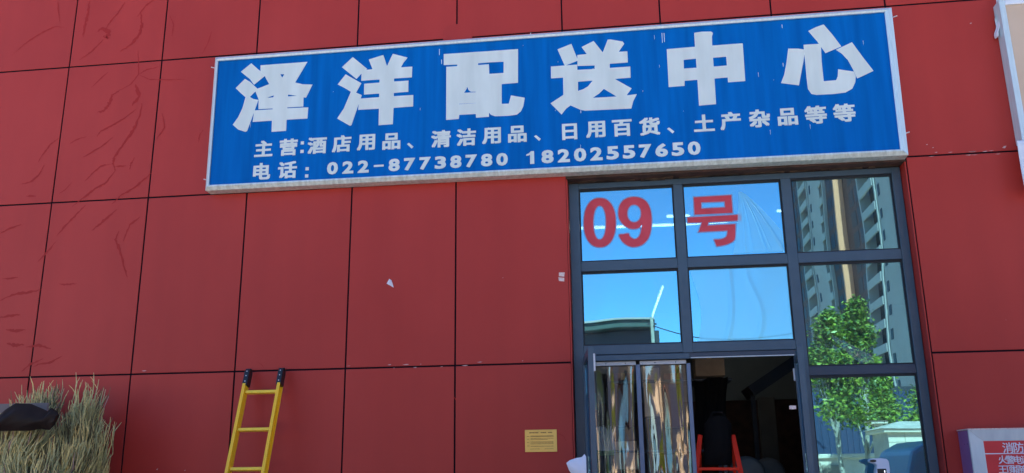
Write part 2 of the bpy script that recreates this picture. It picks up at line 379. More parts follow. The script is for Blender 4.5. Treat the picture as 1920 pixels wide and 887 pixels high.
# dry stains and vine traces on the left-hand panels (painted marks, a fraction of a millimetre proud)
Z1 = (0, 0, 2.2175); Z2 = (0, 300, 2.2175)
strokes = [
 (Z1, [(48, 232), (100, 185), (150, 150), (195, 125), (230, 110), (268, 115)], 3.5), (Z1, [(240, 5), (243, 50), (250, 90)], 2.5),
 (Z1, [(372, 0), (365, 60), (352, 110), (345, 155)], 8), (Z1, [(520, 10), (490, 55), (455, 95), (440, 120)], 4), (Z1, [(405, 130), (430, 118), (452, 135), (445, 160), (430, 150)], 12),
 (Z1, [(640, 0), (605, 25), (570, 70)], 4), (Z1, [(585, 50), (590, 100), (582, 140), (545, 185), (500, 215)], 8), (Z1, [(430, 165), (380, 215), (330, 250)], 3),
 (Z1, [(573, 210), (577, 260), (576, 310), (545, 350), (490, 380)], 3.5), (Z1, [(576, 310), (610, 290), (660, 278)], 3), (Z1, [(576, 310), (620, 330), (690, 332), (770, 330)], 2.5),
 (Z1, [(495, 380), (465, 395), (455, 430), (435, 460), (405, 468)], 10), (Z1, [(450, 300), (410, 335), (380, 365)], 3.5), (Z1, [(565, 350), (578, 400), (550, 440)], 10),
 (Z1, [(590, 430), (582, 480), (555, 540), (520, 590), (478, 650), (470, 680), (480, 710)], 8), (Z1, [(570, 450), (520, 490), (470, 520), (420, 545), (403, 568)], 4),
 (Z1, [(470, 572), (420, 610), (345, 655)], 4), (Z1, [(470, 680), (420, 690), (380, 725), (352, 755)], 4), (Z1, [(560, 655), (545, 680), (538, 705)], 4), (Z1, [(525, 690), (480, 692)], 4),
 (Z1, [(480, 710), (440, 760), (395, 785), (350, 820), (300, 860)], 5), (Z1, [(245, 575), (210, 600), (180, 640), (158, 675)], 3.5), (Z1, [(185, 685), (160, 730), (130, 755), (90, 766)], 4),
 (Z1, [(630, 720), (600, 745), (560, 780), (500, 815), (465, 850)], 4.5), (Z1, [(705, 65), (722, 100), (715, 150)], 3), (Z1, [(675, 470), (685, 530), (650, 580)], 3), (Z1, [(360, 568), (320, 580), (290, 598)], 3),
 (Z1, [(298, 760), (270, 790), (245, 805)], 2.5), (Z1, [(845, 540), (828, 565), (826, 590)], 3), (Z1, [(880, 130), (865, 180), (840, 225)], 3),
 (Z2, [(355, 188), (310, 235), (270, 275), (235, 318)], 5), (Z2, [(232, 340), (195, 385), (158, 422)], 4), (Z2, [(485, 205), (440, 245), (418, 265), (382, 293)], 7), (Z2, [(582, 238), (540, 270), (512, 338)], 4.5),
 (Z2, [(495, 295), (480, 330), (500, 380), (515, 440), (530, 488)], 7), (Z2, [(245, 517), (280, 518), (318, 514)], 6), (Z2, [(0, 585), (60, 558), (110, 552), (170, 540)], 7), (Z2, [(0, 655), (40, 648), (85, 642)], 6),
 (Z2, [(25, 706), (60, 710), (108, 706)], 6), (Z2, [(28, 763), (65, 770), (100, 768)], 8), (Z2, [(108, 780), (160, 770), (212, 785)], 6), (Z2, [(260, 815), (215, 840), (160, 850), (140, 860)], 5), (Z2, [(0, 305), (40, 285), (88, 268)], 4),
 (Z2, [(10, 495), (75, 488)], 4), (Z2, [(108, 150), (150, 150)], 6), (Z2, [(90, 880), (125, 850), (180, 825)], 5),
 ((560, 660, 3.84), [(1085, 240), (1100, 300), (1166, 390), (1225, 485), (1290, 598)], 3), ((560, 660, 3.84), [(1290, 600), (1330, 598), (1440, 588), (1540, 592)], 2.5), ((560, 660, 3.84), [(1870, 590), (1905, 602), (1925, 640)], 2.5),
 ((400, 660, 3.905), [(325, 70), (355, 95), (375, 122)], 2.5), ((1055, 480, 2.18), [(0, 0), (1, 1)], .1)]
mb = MB(); q = 0
for (ox, oy, sc_), pts, wdt in strokes[:-1]:
    P = [at(ox + a / sc_, oy + b / sc_) for a, b in pts]; W = (wdt + .8) / sc_ / 184 * .66
    dense = []
    for i in range(len(P) - 1):
        for k in range(6): dense.append(Vector(P[i]).lerp(Vector(P[i + 1]), k / 6))
    dense.append(Vector(P[-1])); q += 1; Y = -.0006 - (q % 9) * .00012; k0 = len(mb.v); n = len(dense)
    for i, p in enumerate(dense):
        d = (dense[min(i + 1, n - 1)] - dense[max(i - 1, 0)]).normalized(); nn = Vector((-d.y, d.x))
        ww = W * (.35 + .95 * min(1, 3 * i / n, 3 * (n - 1 - i) / n)) * random.uniform(.45, 1.35); j = random.uniform(-.5, .5) * W * .9
        for s in (-1, 1): mb.v.append(((p + nn * (ww * s + j)).x, Y, (p + nn * (ww * s + j)).y))
    mb.f += [(k0 + 2 * i, k0 + 2 * i + 1, k0 + 2 * i + 3, k0 + 2 * i + 2) for i in range(n - 1)]
stuff(obj('stain', mb, M['stain'], B))
mb = MB()                                           # chipped paint along the joints
for (x0, y0, x1, y1, n) in ((565, 692, 840, 684, 7), (842, 683, 1060, 678, 3), (1728, 291, 1890, 285, 12), (835, 74, 880, 72, 6), (245, 699, 430, 696, 1), (1700, 255, 1760, 285, 3), (850, 70, 866, 62, 4)):
    for i in range(n):
        t = random.random(); px, py = x0 + (x1 - x0) * t, y0 + (y1 - y0) * t + random.choice([-3.2, 3.2, -2.6]); a, b = at(px, py)
        L, h = random.uniform(.006, .05), random.uniform(.002, .006); mb.v += [(a - L, -.0032, b), (a, -.0032, b - h), (a + L * .8, -.0032, b + .002), (a + .2 * L, -.0032, b + h)]
        k = len(mb.v) - 4; mb.f.append((k, k + 1, k + 2, k + 3))
for px, py, sz in ((1820, 44, .012), (1883, 276, .022), (943, 521, .006), (347, 882, .008), (295, 880, .012), (1886, 600, .004)):
    a, b = at(px, py); k = len(mb.v); mb.v += [(a - sz, -.0035, b - sz * .3), (a + sz * .2, -.0035, b - sz * .6), (a + sz, -.0035, b + sz * .6), (a - sz * .1, -.0035, b + sz * .5)]; mb.f.append((k, k + 1, k + 2, k + 3))
stuff(obj('paint_chip', mb, M['scratch'], B))

# ---- glazed shopfront: jambs, mullions, transoms, panes
FY0, FY1 = .15, .235
XL = [(OX0 + .006, -.472, 'jamb', 0, 4.565), (.539, .636, 'mullion', 2.70, 4.502), (1.655, 1.756, 'mullion', .07, 4.502), (2.777, OX1 - .006, 'jamb', 0, 4.565)]
for x0, x1, nm, z0, z1 in XL:
    obj(nm, MB().box(x0, x1, FY0, FY1, z0, z1), M['alu'], B, bevel=.004)
def transom(x0, x1, z0, z1, y=FY0 + .002, m='alu'): obj('transom', MB().box(x0, x1, y, FY1 - .002, z0, z1), M[m], B, bevel=.004)
transom(-.471, 2.776, 4.503, 4.564)
for x0, x1 in ((-.471, .538), (.637, 1.654), (1.757, 2.776)): transom(x0, x1, 3.587, 3.692)
transom(-.471, .538, 2.705, 2.80); transom(.637, 1.654, 2.705, 2.80); transom(.5385, .6365, 2.7055, 2.7, FY0 + .004)
transom(1.757, 2.776, 2.440, 2.530, FY0 + .012, 'aludark'); transom(1.757, 2.776, .07, .20)
# door head box set back under the transom
obj('door_head', MB().box(-.470, 1.653, .165, .30, 2.655, 2.703), M['aludark'], B, bevel=.003)
obj('door_head_track', MB().box(-.43, .60, .150, .164, 2.640, 2.695), M['alu'], B, bevel=.003)
obj('weather_strip', MB().box(.61, 1.652, .156, .164, 2.644, 2.654), M['boxframe'], B)
PY = .192; panes = {}
def pane(x0, x1, z0, z1):
    mb = MB(); b = .014
    mb.box(x0, x0 + b, PY - .016, PY, z0, z1); mb.box(x1 - b, x1, PY - .016, PY, z0, z1)
    mb.box(x0 + b, x1 - b, PY - .016, PY, z0, z0 + b); mb.box(x0 + b, x1 - b, PY - .016, PY, z1 - .022, z1)  # top strip is thickened in black to draw the shadow along the pane
    p = obj('window_pane', MB().box(x0, x1, PY, PY + .006, z0, z1), M['pane'], B)
    obj('gasket_and_shadow', mb, M['rubber'], p)
    return p
P1 = pane(-.471, .538, 3.693, 4.502); P2 = pane(.637, 1.654, 3.693, 4.502); P3 = pane(1.757, 2.776, 3.693, 4.502)
P4 = pane(-.471, .538, 2.801, 3.586); P5 = pane(.637, 1.654, 2.801, 3.586); P6 = pane(1.757, 2.776, 2.531, 3.586)
P7 = pane(1.757, 2.776, .201, 2.439)
# number stickers on the panes
def zt(pts, z): return [at(z[0] + a / z[2], z[1] + b / z[2], PY - .002) for a, b in pts]
Z09 = (1080, 355, 7.394); ZH = (1275, 350, 7.392)
def ell(cx, cy, rx, ry, n=40, e=2.0):
    return [(cx + rx * abs(math.cos(a)) ** (2 / e) * (1 if math.cos(a) >= 0 else -1), cy + ry * abs(math.sin(a)) ** (2 / e) * (1 if math.sin(a) >= 0 else -1)) for a in [2 * math.pi * i / n for i in range(n)]]
zero = [ell(330, 462, 220, 340, 48, 2.25), ell(328, 462, 90, 236, 40, 2.2)]
nine = [smooth_loop([(600, 632), (662, 622), (725, 613), (745, 652), (780, 680), (822, 690), (868, 662), (898, 600), (915, 490), (880, 528), (815, 548), (740, 540), (660, 490), (602, 410), (587, 325), (602, 235), (650, 160), (725, 118), (810, 106), (905, 125), (985, 185), (1032, 290), (1048, 430), (1036, 570), (1000, 680), (925, 762), (820, 798), (730, 785), (655, 735), (615, 680)], 4), ell(806, 335, 98, 124, 36, 2.1)]
hao = [[[(190, 148), (710, 118), (728, 362), (203, 388)], [(292, 218), (620, 205), (627, 287), (295, 305)]],
       [[(103, 428), (843, 388), (845, 468), (395, 492), (380, 540), (768, 520), (765, 690), (755, 735), (725, 765), (650, 800), (575, 818), (510, 826), (473, 735), (560, 730), (615, 715), (645, 690), (658, 650), (660, 608), (258, 628), (305, 495), (108, 500)]]]
def sticker(groups, Z, par):
    gs = [[zt(lp, Z) for lp in grp] for grp in groups]
    gb = [[grow(lp, .011 if i == 0 else -.011) for i, lp in enumerate(grp)] for grp in gs]
    obj('sticker_border', flat(gb, .0006, PY - .0005), M['sticker_edge'], par)
    return obj('sticker_character', flat(gs, .0018, PY - .0005), M['sticker'], par)
sticker([zero], Z09, P1); sticker([nine], Z09, P1); sticker(hao, ZH, P2)
# creased plastic film stuck over two of the panes
def film(par, poly_fn, nu, nv, Y, name='plastic_film', m='wrap'):
    return obj(name, MB().grid(poly_fn, nu, nv), M[m], par, smooth=True)
def film2(u, v):
    ax, az = at(1387, 360, PY); zz = az - (az - 3.72) * v
    x0 = ax - .015 - .10 * v ** 1.5; x1 = ax + .015 + .52 * v ** .8; x = min(x0 + (x1 - x0) * u, 1.63)
    cr = sum(abs(((u - c) * k)) < 1 and (1 - abs((u - c) * k)) * h for c, k, h in ((.18, 40, .004), (.30, 28, .006), (.52, 30, .007), (.60, 60, .004), (.80, 26, .006)))
    return (x, PY - .008 - cr * 1.05 * (.4 + .6 * v) + .004 * noise.noise(Vector((x * 4, zz * 2, 0))), zz)
film(P2, film2, 160, 24, PY)
def film5(u, v):
    x = .70 + .945 * u + .05 * math.sin(v * 4) * (1 - u); z = 2.812 + .762 * v
    c1 = .30 + .10 * v; c2 = .62 + .05 * math.sin(v * 5); cr = max(0, 1 - abs(u - c1) * 30) * .005 + max(0, 1 - abs(u - c2) * 24) * .004
    return (x, PY - .008 - cr * 1.1 + .006 * noise.noise(Vector((x * 3, z * 1.6, 3))), z)
film(P5, film5, 50, 40, PY)
def film6(u, v):
    a, b = Vector(at(1560, 632, PY)), Vector(at(1640, 688, PY)); p = a.lerp(b, u); x = p.x; z = p.y + (v - .5) * (.05 + .16 * u)
    return (x, PY - .008 + .004 * noise.noise(Vector((x * 16, z * 26, 1))), min(max(z, 2.55), 3.5))
film(P6, film6, 30, 14, PY, m='wrap2')

# door leaves, both standing open towards the yard
def leaf(hx, ex, ey, zt_, nm_label):
    a, b = Vector((hx, .12, 0)), Vector((ex, ey, 0)); d = (b - a).normalized(); n = Vector((-d.y, d.x, 0))
    L = obj('door', MB().bar(a + d * .03 + Vector((0, 0, .10 + 0)), a + d * .03 + Vector((0, 0, zt_)), .05, .06, up=d), M['alu'], B, bevel=.004)
    L['label'] = nm_label
    obj('stile', MB().bar(b - d * .03 + Vector((0, 0, .10)), b - d * .03 + Vector((0, 0, zt_)), .052, .07, up=d), M['alu'], L, bevel=.005)
    for k in (-.012, .014):                         # grooves of the profile
        p = b + n * k + d * .001
        obj('groove', MB().bar(p + Vector((0, 0, .12)), p + Vector((0, 0, zt_ - .02)), .007, .004, up=d), M['rubber'], L)
    for z0, z1 in ((.10, .24), (zt_ - .07, zt_), (1.0, 1.08)):
        obj('rail', MB().bar(a + d * .061 + Vector((0, 0, (z0 + z1) / 2)), b - d * .066 + Vector((0, 0, (z0 + z1) / 2)), .046, z1 - z0), M['alu'], L, bevel=.004)
    for z0, z1 in ((.245, .995), (1.085, zt_ - .075)):
        obj('glass', MB().bar(a + d * .061 + Vector((0, 0, (z0 + z1) / 2)), b - d * .066 + Vector((0, 0, (z0 + z1) / 2)), .008, z1 - z0), M['vfilm'], L)
    return L, a, b, d, n
LL, la, lb, ld, ln = leaf(-.46, -.36, -.77, 2.665, 'left door leaf standing open, seen nearly edge on')
RL, ra, rb, rd, rn = leaf(1.640, 1.520, -.77, 2.625, 'right door leaf standing open with a pink tag')
for L, a, d, n, s in ((LL, la, ld, ln, 1), (RL, ra, rd, rn, -1)):
    for z in (2.45, 1.35, .4): obj('hinge', MB().tube([a + n * (.03 * s) + Vector((0, -.0, z - .06)), a + n * (.03 * s) + Vector((0, 0, z + .06))], .012, 10), M['railm'], L)
p = lb + ln * .04
obj('lock_rod', MB().tube([lb + ln * .031 + ld * .0 + Vector((0, 0, 2.44)), lb + ln * .031 + Vector((0, 0, 2.60))], .010, 8), M['railm'], LL)
p = rb + rn * .03
mb = MB(); mb.bar(rb + rn * .052 + Vector((0, 0, 1.08)), rb + rn * .052 + Vector((0, 0, 1.45)), .02, .03, up=rd); obj('handle', mb, M['railm'], RL, bevel=.004)
px, pz = at(1486, 764, -.775)
obj('tag', MB().box(px - .028, px + .030, -.781, -.777, pz - .016, pz + .016), M['pink'], RL, bevel=.002)

# ================================================================== MAIN SIGN
SX0, SX1, SZ0, SZ1, SY = -4.616, 2.872, 4.585, 6.243, -.15
def sz(px): return SZ1
S = thing('shop_sign', 'long blue shop sign with large white Chinese characters in an aluminium frame', 'sign', ((SX0 + SX1) / 2, -.075, SZ0))
TLx, BLx, TRx, BRx = -4.621, -4.611, 2.901, 2.873
ZTL, ZTR, ZBL, ZBR = 6.243, 6.240, 4.617, 4.590
FW = .056
obj('sign_body', MB().prism([(TLx + .01, ZTL - .01), (TRx - .01, ZTR - .01), (BRx - .01, ZBR + .01), (BLx + .01, ZBL + .01)], -.012 - .0, SY + .022), M['greyp'], S)
obj('sign_face', MB().prism([(TLx + FW - .006, ZTL - FW + .006), (TRx - FW, ZTR - FW + .006), (BRx - FW, ZBR + FW - .006), (BLx + FW - .006, ZBL + FW - .006)], SY + .004, SY + .0215), M['blue'], S)
def rail(o0, o1, i1, i0, m, nm='frame_rail'):      # mitred rail whose face slopes in to the sheet
    k = MB(); y_out, y_in, yb = SY + .012, SY - .020, SY + .0225
    mid0, mid1 = [(a + b) / 2 for a, b in zip(o0, i0)], [(a + b) / 2 for a, b in zip(o1, i1)]
    m0 = [o0[0] * .35 + i0[0] * .65, o0[1] * .35 + i0[1] * .65]; m1 = [o1[0] * .35 + i1[0] * .65, o1[1] * .35 + i1[1] * .65]
    ring = lambda o, mm, i: [(o[0], -.006, o[1]), (o[0], y_out, o[1]), (mm[0], y_in, mm[1]), (i[0], SY - .012, i[1]), (i[0], SY + .0035, i[1])]
    k.v = ring(o0, m0, i0) + ring(o1, m1, i1); k.f = [(j, j + 1, j + 6, j + 5) for j in range(4)] + [(4, 0, 5, 9), (0, 4, 3, 2, 1), (5, 6, 7, 8, 9)]
    return obj(nm, k, m, S)
o = [(TLx, ZTL), (TRx, ZTR), (BRx, ZBR), (BLx, ZBL)]
i_ = [(TLx + FW - .01, ZTL - FW), (TRx - FW - .025, ZTR - FW), (BRx - FW - .02, ZBR + FW), (BLx + FW - .01, ZBL + FW)]
gp = .0012
rail((o[0][0] + gp, o[0][1]), (o[1][0] - gp, o[1][1]), (i_[1][0] - gp, i_[1][1]), (i_[0][0] + gp, i_[0][1]), M['sign_frame'])
rail((o[1][0], o[1][1] - gp), (o[2][0], o[2][1] + gp), (i_[2][0], i_[2][1] + gp), (i_[1][0], i_[1][1] - gp), M['sign_frame'])
rail((o[2][0] - gp, o[2][1]), (o[3][0] + gp, o[3][1]), (i_[3][0] + gp, i_[3][1]), (i_[2][0] - gp, i_[2][1]), M['sign_rust'])
rail((o[3][0], o[3][1] + gp), (o[0][0], o[0][1] - gp), (i_[0][0], i_[0][1] - gp), (i_[3][0], i_[3][1] + gp), M['sign_frame'])
for (px, py, s) in ((1680, 32, 1), (1703, 250, 1), (398, 128, -1), (384, 338, -1), (995, 64, 0)):
    a, b = at(px, py, -.08)
    obj('fixing_screw', MB().tube([(a - .03 * s, -.08, b), (a + .012 * s, -.085, b + .012)], .006, 8), M['railm'], S)
LY = SY + .004
mb = MB()                                           # scratches and dried drips on the sheet
for k in range(24):
    px, py = random.uniform(410, 1670), 0; py = 107 - (px - 403) * .0733 + random.uniform(18, 215); a, b = at(px, py, LY); L = random.choice([.01, .015, .03, .05]); q_ = len(mb.v)
    t_ = .0016; mb.v += [(a - t_, LY - .0006, b), (a + t_, LY - .0006, b), (a + t_ * .5, LY - .0006, b - L), (a - t_ * .5, LY - .0006, b - L)]; mb.f.append((q_, q_ + 1, q_ + 2, q_ + 3))
for (px, py, l_) in ((1241, 62, 22), (1245, 62, 20), (824, 92, 14), (828, 112, 10), (1466, 46, 8), (1468, 118, 8), (1112, 128, 10), (1089, 207, 6)):
    a, b = at(px, py, LY); L = l_ / 187; q_ = len(mb.v); mb.v += [(a - .003, LY - .0008, b), (a + .003, LY - .0008, b), (a + .002, LY - .0008, b - L), (a - .002, LY - .0008, b - L)]; mb.f.append((q_, q_ + 1, q_ + 2, q_ + 3))
stuff(obj('scratch', mb, M['letter_edge'], S))
chars = [((430, 100, 5.541), [
  [[(228, 108), (340, 205), (370, 232), (258, 322), (215, 265), (125, 192)]],
  [[(163, 270), (215, 300), (292, 372), (258, 405), (208, 455), (250, 478), (298, 487), (262, 590), (182, 806), (165, 812), (95, 790), (40, 742), (95, 665), (140, 570), (172, 455), (120, 410), (70, 362)]],
  [[(328, 128), (806, 93), (680, 305), (760, 325), (860, 328), (795, 458), (768, 455), (765, 550), (598, 560), (598, 575), (817, 565), (808, 675), (592, 688), (587, 803), (443, 813), (446, 697), (246, 710), (262, 597), (452, 585), (455, 570), (306, 578), (308, 480), (275, 395), (292, 372), (420, 322), (385, 262), (372, 232), (328, 190)],
   [(525, 215), (578, 215), (549, 260)], [(465, 432), (462, 460), (385, 466)], [(607, 425), (710, 442), (605, 452)]]]),
 ((620, 90, 5.541), [
  [[(230, 98), (375, 218), (335, 245), (268, 318), (190, 255), (122, 200)]],
  [[(157, 278), (315, 368), (260, 465), (320, 492), (285, 590), (213, 800), (200, 805), (72, 732), (140, 630), (210, 465), (215, 455), (150, 415), (78, 378)]],
  [[(400, 122), (545, 77), (585, 195), (648, 65), (795, 102), (755, 150), (725, 205), (845, 197), (840, 303), (655, 315), (655, 352), (805, 343), (803, 453), (652, 465), (652, 505), (855, 492), (853, 605), (650, 620), (643, 790), (502, 800), (505, 628), (290, 640), (300, 530), (508, 515), (508, 470), (350, 482), (352, 375), (510, 363), (512, 325), (322, 338), (325, 245), (360, 232), (440, 224)]]]),
 ((820, 80, 5.541), [
  [[(70, 122), (530, 92), (835, 70), (835, 415), (665, 428), (665, 640), (745, 637), (768, 552), (905, 575), (890, 660), (865, 712), (825, 745), (740, 757), (600, 762), (560, 748), (535, 722), (533, 768), (405, 777), (403, 738), (225, 748), (220, 790), (95, 800), (97, 255), (210, 247), (210, 225), (70, 230)],
   [(420, 212), (530, 203), (692, 195), (692, 318), (537, 328), (532, 228), (420, 237)], [(308, 450), (330, 495), (350, 507), (403, 507), (403, 518), (272, 525), (300, 480)], [(222, 633), (403, 624), (403, 632), (222, 643)]]]),
 ((1020, 65, 5.544), [
  [[(145, 155), (282, 100), (350, 268), (218, 320)]],
  [[(75, 335), (342, 315), (343, 370), (530, 360), (530, 318), (352, 323), (350, 215), (450, 205), (395, 130), (515, 70), (612, 192), (665, 55), (690, 53), (815, 75), (830, 95), (770, 182), (863, 177), (868, 287), (680, 300), (680, 350), (893, 335), (897, 445), (730, 460), (907, 560), (852, 635), (960, 622), (925, 690), (905, 765), (430, 788), (380, 778), (275, 732), (230, 765), (182, 825), (73, 715), (205, 628), (202, 443), (77, 452)],
   [(350, 487), (512, 475), (460, 540), (410, 570), (350, 590)], [(622, 560), (762, 645), (500, 660), (570, 610)]]]),
 ((1240, 45, 5.541), [
  [[(345, 95), (420, 84), (515, 82), (532, 95), (522, 130), (525, 228), (842, 205), (868, 590), (697, 603), (692, 552), (548, 565), (565, 830), (395, 845), (378, 577), (238, 588), (238, 640), (80, 653), (60, 265), (353, 240)],
   [(228, 370), (363, 358), (370, 458), (230, 467)], [(533, 348), (677, 337), (685, 435), (540, 446)]]]),
 ((1455, 35, 5.542), [
  [[(130, 315), (230, 315), (298, 325), (280, 450), (235, 690), (57, 667), (90, 580), (112, 460)]],
  [[(290, 275), (460, 265), (465, 320), (470, 440), (492, 655), (628, 642), (645, 600), (648, 530), (805, 553), (825, 600), (820, 660), (790, 725), (720, 765), (600, 780), (420, 790), (370, 780), (335, 730), (320, 600)]],
  [[(340, 130), (420, 90), (493, 65), (580, 165), (673, 288), (515, 355), (430, 235)]],
  [[(630, 325), (787, 250), (905, 410), (1007, 542), (845, 618), (800, 520), (750, 430), (690, 365)]]])]
for Z, groups in chars:
    gs = [[[at(Z[0] + a / Z[2], Z[1] + b / Z[2], LY) for a, b in lp] for lp in grp] for grp in groups]
    ge = [[grow(lp, .0035 if i == 0 else -.0035) for i, lp in enumerate(grp)] for grp in gs]
    ch = obj('character', flat(gs, .0030, LY), M['letter'], S)
    obj('character_edge', flat(ge, .0010, LY), M['letter_edge'], ch)
small = [('主', 494.4, 278.7), ('营', 541, 276), ('酒', 594.7, 272.8), ('店', 640.8, 269.5), ('用', 686.5, 267), ('品', 734, 265), ('清', 827, 260.3), ('洁', 874.4, 257.3), ('用', 921.7, 254.6), ('品', 970, 251.5),
         ('日', 1068, 247), ('用', 1116.9, 242.8), ('百', 1166.2, 240), ('货', 1218, 237), ('土', 1320, 230.7), ('产', 1369.7, 226.8), ('杂', 1424, 222), ('品', 1476.6, 219), ('等', 1529.5, 215.3), ('等', 1583, 211.5), ('电', 491, 321.2), ('话', 539, 318.6)]
for ch, px, py in small:
    a, b = at(px, py, LY); obj('character', char_mb(ch, a, b, .220, .204, LY, .0086), M['letter'], S)
def quad_char(boxes): 
    mb = MB()
    for (px, py, wpx, hpx) in boxes:
        a, b = at(px, py, LY); mb.box(a - wpx / 374, a + wpx / 374, LY - .002, LY + .0005, b - hpx / 374, b + hpx / 374)
    return mb
obj('colon', quad_char([(567, 268, 7, 7), (566.4, 284, 7, 7)]), M['letter'], S)
obj('colon', quad_char([(576, 316.5, 7, 7), (575, 330, 7, 7)]), M['letter'], S)
for px, py in ((769, 273.5), (1007.6, 259), (1257.5, 245)):
    a, b = at(px, py, LY); obj('comma', flat([[[(a - .036, b + .022), (a - .014, b + .036), (a + .038, b - .012), (a + .018, b - .034)]]], .002, LY), M['letter'], S)
def digits(txt, x0, x1, y0, y1, hpx, wpx):
    n = len(txt)
    for i, ch in enumerate(txt):
        t = i / (n - 1); px, py = x0 + (x1 - x0) * t, y0 + (y1 - y0) * t; a, b = at(px, py, LY)
        if ch == '-': obj('character', quad_char([(px, py, wpx * .95, 4.2)]), M['letter'], S); continue
        if ch == '1':
            h2 = hpx / 374; obj('character', flat([[[(a - .052, b + h2 * .52), (a - .052, b + h2 * .30), (a - .012, b + h2 * .40), (a - .012, b - h2), (a + .032, b - h2), (a + .032, b + h2), (a - .002, b + h2), (a - .02, b + h2 * .72)]]], .002, LY), M['letter'], S); continue
        ww = wpx
        obj('character', char_mb(ch, a, b, ww / 187, hpx / 187, LY, .0036, True, off=.028), M['letter'], S)
digits('022-87738780', 623.5, 941.4, 315.5, 298.8, 26, 22)
digits('18202557650', 996, 1301.5, 295.5, 278, 27, 23)

# ================================================================== OTHER SIGNS ON THE WALL
T = thing('beige_sign', 'blank beige light-box sign in a grey metal frame beside the blue sign', 'sign', (6, -.08, 4.67))
bx0, bx1, bz0, bz1 = 3.958, 9.2, 4.667, 6.225
obj('sign_box', MB().box(bx0 + .004, bx1, -.135, -.006, bz0 + .004, bz1 - .004), M['greyp'], T)
obj('sign_face', MB().box(bx0 + .06, bx1 - .06, -.142, -.1355, bz0 + .06, bz1 - .06), M['beige'], T)
obj('frame_rail', MB().box(bx0, bx0 + .058, -.156, -.005, bz0, bz1), M['sign_frame'], T, bevel=.006); obj('frame_rail', MB().box(bx1 - .058, bx1, -.156, -.005, bz0, bz1), M['sign_frame'], T, bevel=.006)
obj('frame_rail', MB().box(bx0 + .059, bx1 - .059, -.154, -.005, bz1 - .058, bz1 - .001), M['film'], T, bevel=.006); obj('frame_rail', MB().box(bx0 + .059, bx1 - .059, -.154, -.005, bz0 + .001, bz0 + .058), M['sign_frame'], T, bevel=.006)
def rag(u, v):
    a, b = at(1866 + u * (9 - 3 * v) + 3 * noise.noise(Vector((u * 2, v * 7, 0))) + 2.5 * v, 0 - 30 + v * 100, -.06)
    return (a, -.05 - .03 * math.sin(u * 7 + v * 5) - .02 * u, b)
tag(obj('torn_film', MB().grid(rag, 10, 40), M['film'], thick=.0015, smooth=True), 'ragged strip of white film peeling beside the beige sign', 'plastic film')
def ban(u, v):
    pxl = 1906 + 16 * v; a, b = at(pxl + u * (70), 264 + v * 95 - u * 6, -.17)
    return (a, -.175 + .012 * math.sin(u * 9 + v * 3), b)
tag(obj('hanging_sheet', MB().grid(ban, 24, 16), M['film'], thick=.003, smooth=True), 'pale blue-white sheet hanging under the beige sign at the right edge', 'sheet')

# fire notice box
FX0, FZ1, FYF = 3.022, 1.868, -.30
N = thing('fire_notice_box', 'purple sided cabinet with pale frame and red fire notice at lower right', 'notice box', (3.5, -.15, 1.0))
obj('cabinet', MB().box(FX0, 4.12, FYF + .03, -.005, .95, FZ1), M['purple'], N, bevel=.004)
fr = .155
def frame_piece(pts, nm='frame_rail', m='boxframe'):   # outer edge low, inner edge set back
    (o0, o1, i1, i0) = pts; k = MB(); yo, yi = FYF, FYF + .018
    k.v = [(o0[0], yo, o0[1]), (o1[0], yo, o1[1]), (i1[0], yi, i1[1]), (i0[0], yi, i0[1])] + [(p[0], FYF + .0295, p[1]) for p in (o0, o1, i1, i0)]
    k.f = [(0, 1, 2, 3), (7, 6, 5, 4), (0, 4, 5, 1), (1, 5, 6, 2), (2, 6, 7, 3), (3, 7, 4, 0)]
    obj(nm, k, M[m], N, bevel=.003)
A, Bq, Cq, Dq = (FX0 - .004, FZ1 + .004), (4.124, FZ1 + .004), (4.124, .946), (FX0 - .004, .946)
a1, b1, c1, d1 = (FX0 + .118, FZ1 - .098), (4.01, FZ1 - .098), (4.01, 1.06), (FX0 + .118, 1.06)
frame_piece((A, Bq, b1, a1)); frame_piece((Bq, Cq, c1, b1)); frame_piece((Cq, Dq, d1, c1)); frame_piece((Dq, A, a1, d1))
obj('red_board', MB().box(a1[0] - .004, b1[0] + .004, FYF + .020, FYF + .0292, d1[1] - .004, a1[1] + .004), M['fire'], N)
yb = FYF + .020
_, lz = at(1880, 850.5, yb); obj('rule_line', MB().box(a1[0], b1[0], yb - .0015, yb + .0002, lz - .004, lz + .004), M['paper'], N)
for ch, px, py, s in (('消', 1889.5, 839.5, .098), ('防', 1909.5, 839, .098), ('火', 1880, 862, .078), ('警', 1894, 862, .078), ('电', 1908.5, 862, .078), ('话', 1922.5, 862, .078),
                      ('王', 1880, 880, .078), ('顶', 1893.5, 880, .078), ('堤', 1907, 880, .078), ('商', 1921, 880, .078)):
    a, b = at(px, py, yb); obj('character', char_mb(ch, a, b, s, s, yb, .0011), M['paper'], N)
obj('lip', MB().box(FX0 - .006, 4.126, FYF - .002, -.005, FZ1 + .0045, FZ1 + .014), M['pink'], N)
for px in (1799, 1808):
    a, b = at(px, 833, -.15); obj('screw', MB().tube([(FX0 - .003, -.15 if px < 1803 else -.22, b), (FX0 + .004, -.15 if px < 1803 else -.22, b)], .004, 8), M['blackp'], N)

